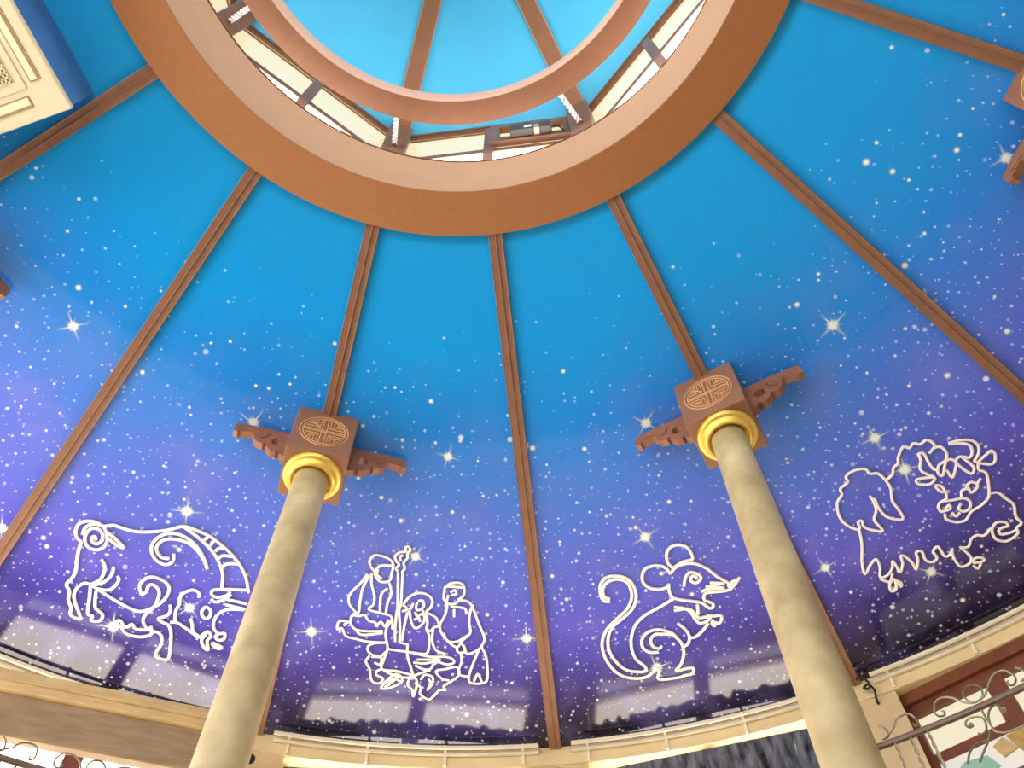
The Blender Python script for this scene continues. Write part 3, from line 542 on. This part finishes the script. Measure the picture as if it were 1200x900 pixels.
# clerestory: octagon of eight glazed sides between posts on the column azimuths
APO, Z_HEAD, Z_TRAN = 1.672, 8.285, 7.71
LAN_X = -0.04                                      # the lantern sits a touch west of the ring
HALF = APO * math.tan(R(22.5))
for k in range(8):
    mid = RIB_AZ[2] + 22.5 + 45 * k
    w = empty('window_%d' % (k + 1), (LAN_X, 0, 0), mid)
    struct(w, 'clerestory window of the roof lantern with brown frame')
    hw = HALF - 0.075
    b = MB()
    b.box(-HALF, HALF, APO - 0.012, APO + 0.08, Z_HEAD, Z_HEAD + 0.035)
    b.box(-hw, hw, APO + 0.002, APO + 0.05, Z_HEAD - 0.025, Z_HEAD)
    b.box(-hw, hw, APO - 0.03, APO + 0.06, Z_LIP + 0.003, Z_LIP + 0.07)
    b.build('frame', 'wood', w)
    MB().box(-0.035, 0.035, APO - 0.008, APO + 0.03, Z_LIP + 0.07, Z_HEAD - 0.02).build('mullion', 'wood', w)
    for s in (-1, 1):
        x0, x1 = sorted((s * 0.035, s * hw))
        MB().box(x0, x1, APO + 0.004, APO + 0.022, Z_TRAN - 0.04, Z_TRAN + 0.035).build('transom', 'wood', w)
        MB().box(x0, x1, APO + 0.02, APO + 0.03, Z_TRAN, Z_HEAD - 0.01).build('pane', 'pane_blind', w)
        MB().box(x0, x1, APO + 0.02, APO + 0.03, Z_LIP + 0.05, Z_TRAN).build('pane', 'pane_top', w)
        MB().box(x0, x1, APO + 0.010, APO + 0.022, Z_HEAD - 0.085, Z_HEAD - 0.07).build('glazing_bead', 'capital', w)
    if k == 0:                                   # this side has a tilting sash, with a motor on it
        b = MB()
        xs0, xs1, zs0, zs1, fw = 0.005, hw + 0.01, 7.80, 8.245, 0.09
        b.box(xs0, xs1, APO - 0.030, APO + 0.015, zs0, zs0 + fw); b.box(xs0, xs1, APO - 0.030, APO + 0.015, zs1 - fw * 1.1, zs1)
        b.box(xs0, xs0 + fw * .8, APO - 0.030, APO + 0.015, zs0 + fw, zs1 - fw * 1.1); b.box(xs1 - fw, xs1, APO - 0.030, APO + 0.015, zs0 + fw, zs1 - fw * 1.1)
        b.build('sash', 'wood', w)
# corner posts
for k in range(8):
    az = RIB_AZ[2] + 45 * k
    o = MB().box(-0.082, 0.082, APO / math.cos(R(22.5)) - 0.10, APO / math.cos(R(22.5)) + 0.05, Z_LIP + 0.003, Z_HEAD + 0.03).build('trim_%d' % (21 + k), 'wood', bevel=0.008)
    o.location = (LAN_X, 0, 0); o.rotation_euler = (0, 0, -R(az)); struct(o, 'brown corner post of the roof lantern')

# lantern roof: eight blue panels and eight ribs with pale edges
Z_APEX, RC = 9.45, (APO - 0.012) / math.cos(R(22.5))
dome = struct(empty('ceiling_dome', (LAN_X, 0, 0)), 'bright blue panelled roof of the lantern')
for k in range(8):
    a0 = RIB_AZ[2] + 45 * k
    p0, p1, ap = pol(RC, a0, Z_HEAD + 0.03), pol(RC, a0 + 45, Z_HEAD + 0.03), Vector((0, 0, Z_APEX))
    MB().add([p0, p1, ap, p0 + Vector((0, 0, .05)), p1 + Vector((0, 0, .05)), ap + Vector((0, 0, .05))], [(0, 1, 2), (5, 4, 3), (0, 3, 4, 1), (1, 4, 5, 2), (2, 5, 3, 0)]).build('dome_panel', 'dome', dome)
for k in range(8):
    a0 = RIB_AZ[2] + 45 * k
    slp = (Z_HEAD + 0.03 - Z_APEX) / RC
    def run(x0, x1, d0, d1):
        vs = []
        for r in (0.0, RC + 0.02):
            z = Z_APEX + slp * r
            vs += [(x0, r, z - d0), (x1, r, z - d0), (x1, r, z - d1), (x0, r, z - d1)]
        return MB().add(vs, [(3, 2, 1, 0), (4, 5, 6, 7)] + [(i, (i + 1) % 4, (i + 1) % 4 + 4, i + 4) for i in range(4)])
    rb = run(-0.058, 0.058, -0.03, 0.06).build('dome_rib', 'capital', dome); rb.rotation_euler = (0, 0, -R(a0))
    for s in (-1, 1):
        run(*sorted((s * 0.056, s * 0.068)), -0.03, 0.03).build('pale_edge', 'ringlip', rb)

# ---------------------------------------------------------------- gallery windows: one flat window in each of the sixteen bays
BH = 0.83
def gallery_window(k, pane, wood, z_top, z_tran, n):
    mid = RIB_AZ[k] + 11.25
    w = empty('window_%d' % (9 + n), (0, 0, 0), mid)
    b = MB()
    if wood == 'brown':
        b.box(-BH, BH, WIN_D - 0.02, WIN_D + 0.09, 5.31, FR_Z + 0.004)
        b.box(-BH, BH, WIN_D + 0.015, WIN_D + 0.09, z_top, 5.31)
    b.box(-BH, BH, WIN_D, WIN_D + 0.09, 3.33, 3.42)
    for s in (-1, 1): b.box(*sorted((s * BH, s * (BH - 0.05))), WIN_D, WIN_D + 0.08, 3.4, z_top + 0.02)
    b.build('frame', wood, w)
    if wood == 'brown' and k != 1:
        mull = ((-0.325, -0.215), (0.215, 0.325)); lights = ((-BH + 0.05, -0.325), (-0.215, 0.215), (0.325, BH - 0.05))
    else:
        mull = ((-0.055, 0.055),); lights = ((-BH + 0.05, -0.055), (0.055, BH - 0.05))
    for x0, x1 in mull: MB().box(x0, x1, WIN_D, WIN_D + 0.08, 3.42, z_top - 0.04 if wood != 'brown' else z_top + 0.01).build('mullion', wood, w)
    for x0, x1 in lights:
        MB().box(x0, x1, WIN_D + 0.005, WIN_D + 0.075, z_tran - 0.12, z_tran).build('transom', wood, w)
        MB().box(x0 - 0.01, x1 + 0.01, WIN_D + 0.05, WIN_D + 0.06, z_tran - 0.01, z_top - 0.05 if wood != 'brown' else z_top + 0.01).build('pane', pane, w)
        MB().box(x0 - 0.01, x1 + 0.01, WIN_D + 0.05, WIN_D + 0.06, 3.41, z_tran - 0.11).build('pane', 'pane_dim' if pane == 'pane_north' else pane, w)
    if wood != 'brown': MB().box(-BH + 0.03, BH - 0.03, WIN_D + 0.04, WIN_D + 0.06, z_top - 0.055, z_top + 0.02).build('blind_strip', 'pane_blind', w)
    # solid backing outside the window keeps other light out
    MB().box(-BH - 0.15, BH + 0.15, WIN_D + 0.10, WIN_D + 0.14, 3.3, 5.42).build('outer_board', 'darkbrown', w)
    return w
for k in range(16):
    mid = (RIB_AZ[k] + 11.25 + 180) % 360 - 180
    if k in (2, 3): pane, wood, lab = 'pane_north', 'ac_flap', 'gallery window with cream frame, lit from outside'
    elif k == 4: pane, wood, lab = 'pane_east', 'brown', 'gallery window with brown frame and cream panes behind the iron railing'
    elif k == 1: pane, wood, lab = 'pane_north', 'brown', 'gallery window with brown frame behind the tan beam'
    elif -165 < mid < -40: pane, wood, lab = 'pane_west', 'ac_flap', 'bright sunlit gallery window'
    elif mid > 40 and mid < 140: pane, wood, lab = 'pane_east', 'brown', 'gallery window with brown frame'
    else: pane, wood, lab = 'pane_south', 'ac_flap', 'gallery window with cream frame'
    struct(gallery_window(k, pane, wood, 5.235 if wood == 'brown' else FR_Z, 4.96 if wood == 'brown' and k != 1 else 4.05, k), lab)

# ---------------------------------------------------------------- columns with capitals
Z_CAP = 5.81
def shou_lines():
    L_ = []; rr = 0.145
    circ = lambda r: [(r * math.cos(2 * math.pi * i / 40), r * math.sin(2 * math.pi * i / 40)) for i in range(41)]
    L_ += [circ(rr), circ(rr * 0.87)]
    for s in (-1, 1):
        L_ += [[(s * 0.014, -rr * 0.85), (s * 0.014, rr * 0.85)], [(-rr * 0.85, s * 0.008), (rr * 0.85, s * 0.008)]]
        for t in (-1, 1):
            L_ += [[(s * 0.03, t * 0.11), (s * 0.03, t * 0.035), (s * 0.112, t * 0.035)],
                   [(s * 0.05, t * 0.10), (s * 0.05, t * 0.058), (s * 0.10, t * 0.058)],
                   [(s * 0.07, t * 0.092), (s * 0.07, t * 0.075), (s * 0.088, t * 0.075)],
                   [(s * 0.03, t * 0.035), (s * 0.075, t * 0.075)]]
    return L_
def bracket_outline(s):
    top = [(0.180, 4.585), (0.36, 4.585), (0.52, 4.578), (0.535, 4.55), (0.535, 4.50), (0.505, 4.485), (0.495, 4.505), (0.42, 4.515), (0.405, 4.49),
           (0.40, 4.46), (0.375, 4.435), (0.34, 4.425), (0.325, 4.44), (0.315, 4.41), (0.28, 4.375), (0.25, 4.375), (0.235, 4.39), (0.225, 4.36), (0.180, 4.345)]
    return [(s * x, z + EYE - 0.045) for x, z in top]
def make_column(name, az, label):
    c = pol(R_COL, az, Z_GAL)
    root = empty(name, c, az)
    tag(root, label, 'column', 'marbled columns carrying the ceiling ribs')
    # local frame: +Y away from the axis; z measured from the gallery floor
    zz = lambda z: z - Z_GAL
    b = MB(); b.lathe([(0.0, zz(Z_GAL)), (0.112, zz(Z_GAL)), (0.112, 0.3), (0.110, 1.2), (0.105, 2.2), (0.100, zz(Z_CAP) - 0.02), (0.0, zz(Z_CAP) - 0.02)], 40)
    b.build('shaft', 'marble', root, smooth=True)
    b = MB(); b.box(-0.19, 0.19, -0.19, 0.19, 0, 0.06); b.lathe([(0.112, 0.06), (0.18, 0.06), (0.185, 0.09), (0.165, 0.12), (0.14, 0.13), (0.13, 0.17), (0.11, 0.18)], 40)
    b.build('base', 'marble', root, smooth=True)
    b = MB(); h = 0.185
    vs = []
    for x in (-h, h):
        for y in (-0.18, 0.185): vs += [(x, y, zz(Z_CAP)), (x, y, zz(cone_z(R_COL + y)) + 0.02)]
    b.add(vs, [(0, 1, 3, 2), (4, 6, 7, 5), (0, 4, 5, 1), (2, 3, 7, 6), (0, 2, 6, 4), (1, 5, 7, 3)])
    cap = b.build('capital', 'capital', root, bevel=0.006)
    b = MB(); zc = zz(6.022)
    for ln in shou_lines():
        b.tube([(x, -0.182, zc + z) for x, z in ln], 0.0042, 4, up=Vector((0, -1, 0)))
    b.build('medallion', 'carve', cap)
    b = MB(); z0 = zz(Z_CAP)
    b.lathe([(0.172, z0 + 0.005), (0.172, z0 - 0.022), (0.166, z0 - 0.030), (0.150, z0 - 0.034), (0.146, z0 - 0.040), (0.140, z0 - 0.058), (0.128, z0 - 0.066), (0.117, z0 - 0.060), (0.112, z0 - 0.035), (0.098, z0 - 0.03)], 48)
    b.build('gilded_collar', 'gold', root, smooth=True)
    for s in (-1, 1):
        out = bracket_outline(s); n = len(out)
        # hole near the capital
        hole = [(s * (0.262 + 0.034 * math.cos(a)), 4.472 + EYE - 0.045 + 0.037 * math.sin(a)) for a in [2 * math.pi * i / 12 for i in range(12)]]
        me = bpy.data.meshes.new('bracket'); bm = bmesh.new()
        vo = [bm.verts.new((x, -0.025, zz(z))) for x, z in out]; vh = [bm.verts.new((x, -0.025, zz(z))) for x, z in hole]
        eo = [bm.edges.new((vo[i], vo[(i + 1) % n])) for i in range(n)]; eh = [bm.edges.new((vh[i], vh[(i + 1) % 12])) for i in range(12)]
        bmesh.ops.triangle_fill(bm, use_beauty=True, use_dissolve=False, edges=eo + eh)
        g = bmesh.ops.extrude_face_region(bm, geom=bm.faces[:])
        for v in [e for e in g['geom'] if isinstance(e, bmesh.types.BMVert)]: v.co.y += 0.05
        bmesh.ops.recalc_face_normals(bm, faces=bm.faces)
        bm.to_mesh(me); bm.free(); me.materials.append(M['bracket'])
        o = bpy.data.objects.new('bracket', me); COL.objects.link(o); o.parent = root
        # carved leaf on the face of the bracket
        b = MB(); lf = spline([(s * 0.32, -0.027, zz(6.09)), (s * 0.345, -0.027, zz(6.045)), (s * 0.38, -0.027, zz(6.04)), (s * 0.395, -0.027, zz(6.075)), (s * 0.48, -0.027, zz(6.085))], 3)
        b.tube(lf, 0.007, 5, up=Vector((0, -1, 0)))
        b.build('carved_scroll', 'bracket', o)
    return root
make_column('column', RIB_AZ[0], 'cream marbled column on the rib beside the ceiling air conditioner')
make_column('column', RIB_AZ[2], 'cream marbled column with carved brown capital between the goat and the three sages')
make_column('column', RIB_AZ[4], 'cream marbled column with carved brown capital between the rat and the ox')
make_column('column', RIB_AZ[6], 'cream marbled column with brown capital two ribs beyond the rat column, past the ox')

# ---------------------------------------------------------------- white line figures on the ceiling
def figure(name, strokes, label, rad=0.0105):
    az_m = sum(p[0] for _, P in strokes for p in P) / sum(len(P) for _, P in strokes)
    r_m = sum(p[1] for _, P in strokes for p in P) / sum(len(P) for _, P in strokes)
    base = pol(r_m, az_m, cone_z(r_m))
    root = empty(name, base); tag(root, label, 'ceiling figure', 'white line figures on the starry ceiling')
    for nm, P in strokes:
        pts = spline([Vector((a, r, 0)) for a, r in P], 4)
        W = [pol(p.y, p.x, cone_z(p.y)) + cone_n(p.x) * 0.007 - base for p in pts]
        MB().tube(W, rad, 6, up=[cone_n(p.x) for p in pts], flat=0.8).build(nm, 'line', root, smooth=True)
    return root
figure('goat_figure', GOAT, 'white line drawing of a horned goat with bowed head and curled tail')
figure('sages_figure', SAGES, 'white line drawing of three robed sages sitting with a dragon-headed staff', 0.0086)
figure('rat_figure', RAT, 'white line drawing of a rat with round ears and long curling tail')
figure('ox_figure', OX, 'white line drawing of a shaggy ox with horns and fringed belly', 0.0086)

# ---------------------------------------------------------------- ceiling air conditioner in a blue drop box
ac = empty('air_conditioner', pol(2.515, RIB_AZ[0] - 11.25, 6.185), RIB_AZ[0] - 11.25)
tag(ac, 'cream square ceiling cassette air conditioner in a blue drop box', 'air conditioner')
W2 = 0.372
b = MB(); vs = []
for x in (-W2 + 0.012, W2 - 0.012):
    for y in (-W2 + 0.012, W2 - 0.012): vs += [(x, y, 0.025), (x, y, cone_z(math.hypot(x, 2.515 + y)) - 6.185 + 0.02)]
b.add(vs, [(0, 1, 3, 2), (4, 6, 7, 5), (0, 4, 5, 1), (2, 3, 7, 6), (0, 2, 6, 4), (1, 5, 7, 3)])
b.build('casing', 'casing', ac)
pnl = MB().box(-W2, W2, -W2, W2, 0.0, 0.03).build('panel', 'ac', ac, bevel=0.008)
for i in range(4):
    sl = MB().box(-0.195, 0.195, -0.305, -0.245, -0.004, 0.01).build('air_slot', 'ac_dark', ac); sl.rotation_euler = (0, 0, R(90 * i))
    MB().box(-0.19, 0.19, -0.292, -0.254, -0.008, 0.006).build('flap', 'ac_flap', sl, bevel=0.003)
MB().box(-0.215, 0.215, -0.215, 0.215, -0.006, 0.02).build('grille_frame', 'ac', ac, bevel=0.004)
g = MB().box(-0.165, 0.165, -0.165, 0.165, -0.0075, 0.0).build('grille', 'ac_dark', ac)
b = MB()
for i in range(15):
    x = -0.161 + i * 0.023
    b.box(x - 0.0045, x + 0.0045, -0.165, 0.165, -0.013, -0.006); b.box(-0.165, 0.165, x - 0.0045, x + 0.0045, -0.013, -0.006)
b.build('grille_bars', 'ac_flap', g)
b = MB(); b.box(-0.10, -0.07, -0.205, -0.19, -0.010, -0.004); b.box(-0.06, -0.045, -0.205, -0.193, -0.010, -0.004)
b.build('indicator', 'grey', ac)

# ---------------------------------------------------------------- ring hung in the lantern on twisted white ropes
HZ = 7.60
hr = empty('hanging_ring', (-0.083, 0.016, HZ)); tag(hr, 'brown wooden ring hanging in the roof lantern on white ropes', 'hanging ring')
b = MB(); b.ring([(1.292, 0.0), (1.445, 0.0), (1.445, 0.19), (1.292, 0.19)], n=128); b.build('ring_body', 'hang', hr, smooth=True)
b = MB(); b.ring([(1.286, 0.004), (1.294, 0.0), (1.294, 0.195), (1.286, 0.195)], n=128); b.build('inner_face', 'ringlip', hr, smooth=True)
for k in range(8):
    az = RIB_AZ[2] + 45 * k
    A = pol(APO / math.cos(R(22.5)) - 0.10, az, 7.77) + Vector((LAN_X, 0, 0)) - hr.location; B = pol(1.40, az, 0.185)
    d = (A - B); n = 60; t = d.normalized(); e1 = t.cross(Vector((0, 0, 1))).normalized(); e2 = t.cross(e1)
    b = MB()
    for ph in (0, math.pi):
        b.tube([B + d * (i / n) + (e1 * math.cos(ph + i * 0.55) + e2 * math.sin(ph + i * 0.55)) * 0.011 for i in range(n + 1)], 0.009, 5, up=Vector((0.3, 0.2, 1)))
    b.build('rope', 'chain', hr, smooth=True)
    b = MB(); b.lathe([(0, 0.02), (0.02, 0.02), (0.02, -0.02), (0, -0.02)], 10); e = b.build('rope_eye', 'darkbrown', hr); e.location = A

# window motor on the tilting sash
wm = empty('window_motor', pol(APO - 0.04, RIB_AZ[2] + 22.5, 7.83) + Vector((LAN_X, 0, 0)), RIB_AZ[2] + 22.5)
tag(wm, 'dark grey motor box with paper label on the tilting lantern window', 'window motor')
MB().box(0.16, 0.33, -0.05, 0.012, 0.0, 0.13).build('motor_body', 'grey', wm, bevel=0.01)
MB().box(0.365, 0.455, -0.05, 0.012, 0.005, 0.13).build('gear_box', 'grey', wm, bevel=0.01)
MB().box(0.325, 0.37, -0.04, 0.012, 0.01, 0.11).build('coupling', 'ac_flap', wm)
MB().box(0.26, 0.315, -0.055, -0.046, 0.015, 0.055).build('paper_label', 'paper', wm)
b = MB(); b.lathe([(0, 0.19), (0.025, 0.19), (0.03, 0.16), (0.025, 0.12), (0, 0.12)], 14, c=(0.275, -0.02)); b.build('knob', 'grey', wm, smooth=True)
MB().tube(spline([(0.45, -0.02, 0.06), (0.49, -0.02, 0.08), (0.52, -0.01, 0.04), (0.55, 0.02, 0.02)], 4), 0.006, 5).build('cable', 'black', wm)

# ---------------------------------------------------------------- curtain rails under the ceiling edge
RAIL_LAB = {0: 'white curtain rail under the ceiling between the air-conditioner column and the next rib', 1: 'white curtain rail under the ceiling below the goat, behind the tan beam',
            2: 'white double curtain rail under the ceiling below the three sages', 3: 'white double curtain rail under the ceiling below the rat',
            4: 'white double curtain rail under the ceiling below the ox'}
for k in (1, 2, 3, 4):
    a0, a1 = RIB_AZ[k] + 1.25, RIB_AZ[k] + 22.5 - 1.25
    mid = (a0 + a1) / 2
    root = empty('curtain_rail', pol(5.14, mid, 5.47)); tag(root, RAIL_LAB[k], 'curtain rail', 'curtain rails round the room')
    off = -root.location
    for rr, z in ((5.172, 5.462), (5.118, 5.475)):
        b = MB(); b.ring([(rr - 0.009, z + 0.008), (rr + 0.009, z + 0.008), (rr + 0.009, z + 0.03), (rr - 0.009, z + 0.03)], a0, a1, 40)
        o = b.build('rail', 'white', root); o.location = off
    n = 4
    for i in range(n):
        az = a0 + (a1 - a0) * (0.06 + 0.88 * i / (n - 1))
        b = MB(); b.box(-0.008, 0.008, 5.10, 5.192, 5.488, 5.50); b.box(-0.009, 0.009, 5.176, 5.193, 5.395, 5.50)
        o = b.build('rail_bracket', 'white', root); o.rotation_euler = (0, 0, -R(az)); o.location = off

# round dark sockets on the piers
for k, lab, da, z in ((2, 'round dark socket on the beige pier behind the goat column', -0.05, 5.33), (3, 'round dark socket on the beige pier between the sages and the rat', 0.06, 5.33)):
    s = empty('wall_socket', pol(5.20, RIB_AZ[k] + da, z), RIB_AZ[k] + da); tag(s, lab, 'socket', 'dark sockets on the piers')
    b = MB(); b.lathe([(0.0, -0.012), (0.034, -0.012), (0.042, 0.0), (0.042, 0.02), (0.0, 0.02)], 20); o = b.build('socket_cup', 'black', s, smooth=True); o.rotation_euler = (R(-90), 0, 0)
    b = MB(); b.lathe([(0.040, 0.0), (0.050, 0.004), (0.050, 0.01), (0.040, 0.012)], 20); o = b.build('socket_rim', 'darkbrown', s); o.rotation_euler = (R(-90), 0, 0)

# dark cable loop at the foot of the rat column's rib
ca = RIB_AZ[4]
cb = [pol(5.12, ca + 0.3, 5.50), pol(5.09, ca + 0.6, 5.48), pol(5.11, ca + 1.0, 5.44), pol(5.14, ca + 0.85, 5.42), pol(5.15, ca + 0.5, 5.44),
      pol(5.14, ca + 0.9, 5.45), pol(5.16, ca + 1.12, 5.41), pol(5.17, ca + 1.0, 5.36), pol(5.195, ca + 0.98, 5.33)]
o = MB().tube(spline(cb, 5), 0.008, 6).build('cable', 'black', smooth=True); tag(o, 'dark loose cable looped at the foot of the rib behind the rat column', 'cable')

# dark plastic film over the window below the rat
def film(k, label, seed):
    b = MB(); nx, nz = 120, 26; x0, x1, z0, z1 = -0.80, 0.80, 4.95, 5.338
    rnd = random.Random(seed)
    fold = [(rnd.uniform(16, 90), rnd.uniform(0, 6.3), rnd.uniform(0.002, 0.006), rnd.uniform(-14, 14)) for _ in range(11)]
    vs = []
    for i in range(nx + 1):
        for j in range(nz + 1):
            x = x0 + (x1 - x0) * i / nx; z = z0 + (z1 - z0) * j / nz
            y = sum(a * math.sin(f * x + p + s * (z - z1)) for f, p, a, s in fold) * min(1.0, 0.08 + 2.2 * (1 - j / nz))
            vs.append((x, WIN_D - 0.05 + max(-0.05, min(0.045, y)), z - z1))
    b.add(vs, [(i * (nz + 1) + j, (i + 1) * (nz + 1) + j, (i + 1) * (nz + 1) + j + 1, i * (nz + 1) + j + 1) for i in range(nx) for j in range(nz)])
    o = b.build('plastic_film', 'plastic', smooth=True)
    o.location = (0, 0, z1); o.rotation_euler = (0, 0, -R(RIB_AZ[k] + 11.25))
    tag(o, label, 'plastic film', 'plastic films over the windows')
film(3, 'crumpled dark plastic film hung over the window below the rat', 3)
film(2, 'crumpled dark plastic film hung over the window below the three sages', 8)

# tan timber beam across the window below the goat
def beam():
    p1, p2 = Vector((-3.25, 3.72)), Vector((-1.30, 4.34))
    azb = math.degrees(math.atan2(-(p2.y - p1.y), p2.x - p1.x)); n = (p2 - p1).length / 2
    root = empty('timber_beam', ((p1.x + p2.x) / 2, (p1.y + p2.y) / 2, 5.145), azb)
    tag(root, 'tan timber beam of two stacked boards across the window below the goat', 'beam')
    MB().box(-n, n, 0, 0.11, -0.145, 0.0).build('upper_board', 'tan', root, bevel=0.015)
    MB().box(-n, n, -0.012, 0.02, -0.085, -0.065).build('bead', 'tan', root, bevel=0.004)
    MB().box(-n, n, 0.025, 0.10, -0.40, -0.14).build('lower_board', 'tan_dark', root, bevel=0.01)
    MB().box(n - 0.12, n - 0.04, 0.09, 0.86, -0.11, -0.04).build('bracket_arm', 'tan', root)
    MB().box(-n + 0.04, -n + 0.12, 0.09, 0.45, -0.11, -0.04).build('bracket_arm', 'tan', root)
beam()

# ---------------------------------------------------------------- wrought-iron railings between the columns
Z_RAIL = EYE + 0.418 * 5
def railing(k, label):
    c = RIB_AZ[k]
    root = empty('iron_railing', pol(R_COL, c + 22.5, Z_GAL)); tag(root, label, 'railing', 'iron railings of the gallery')
    off = -root.location
    def put(bm_, nm, m, sm=True):
        o = bm_.build(nm, m, root, smooth=sm); o.location = off; return o
    b = MB(); b.tube([pol(R_COL, c + 2.0 + 41.0 * i / 40, Z_RAIL) for i in range(41)], 0.0125, 8); put(b, 'top_rail', 'rail')
    b = MB(); b.tube([pol(R_COL, c + 2.0 + 41.0 * i / 40, Z_RAIL - 0.26) for i in range(41)], 0.011, 6); put(b, 'middle_rail', 'rail')
    b = MB(); b.tube([pol(R_COL, c + 2.0 + 41.0 * i / 40, Z_GAL + 0.08) for i in range(41)], 0.012, 6); put(b, 'bottom_rail', 'rail')
    for q in range(4):
        d = 9.4 * q
        for nm, P in IRON:
            if nm == 'baluster': continue
            pts = spline([pol(R_COL, c + a + d, Z_RAIL + h) for a, h in P], 4)
            put(MB().tube(pts, 0.004, 5, up=Vector((math.sin(R(c + 5 + d)), math.cos(R(c + 5 + d)), 0))), nm, 'iron')
        for a in (3.1, 4.13, 5.28):
            x = pol(R_COL, c + a + d, 0); bb = MB()
            for ph in (0, math.pi):
                bb.tube([x + Vector((0.0035 * math.cos(ph + i * 0.9), 0.0035 * math.sin(ph + i * 0.9), Z_RAIL - (Z_RAIL - Z_GAL - 0.08) * i / 80)) for i in range(81)], 0.004, 4, up=Vector((1, 0.2, 0)))
            put(bb, 'twisted_baluster', 'iron')
    for i in range(5):
        a = c + 2.3 + 10.1 * i
        put(MB().box(-0.008, 0.008, R_COL - 0.008, R_COL + 0.008, Z_GAL, Z_GAL + 0.09), 'foot', 'rail', False).rotation_euler = (0, 0, -R(a))
    return root
railing(4, 'wrought-iron scroll railing between the rat column and the next column, below the ox')
railing(0, 'wrought-iron scroll railing from the air-conditioner column to the goat column')

# painted glass panel leaning in the lower part of the window below the ox
pg = empty('painted_panel', pol(WIN_D - 0.03, RIB_AZ[4] + 11.25, 4.3), RIB_AZ[4] + 11.25)
tag(pg, 'painted panel in teal, white and ochre on the window below the ox', 'panel')
MB().box(-0.76, 0.76, 0, 0.03, 0.0, 0.57).build('backing', 'pale', pg)
MB().prism([(-0.73, 0.46), (-0.63, 0.52), (-0.50, 0.50), (-0.46, 0.42), (-0.71, 0.36)], -0.006, 0.002).build('teal_patch', 'teal', pg)
MB().prism([(-0.36, 0.56), (0.40, 0.56), (0.40, 0.10), (-0.20, 0.10), (-0.27, 0.35), (-0.32, 0.45)], -0.008, 0.002).build('ochre_patch', 'ochre', pg)
MB().prism([(-0.45, 0.53), (-0.38, 0.56), (-0.33, 0.47), (-0.42, 0.45)], -0.010, 0.002).build('orange_patch', 'tan', pg)
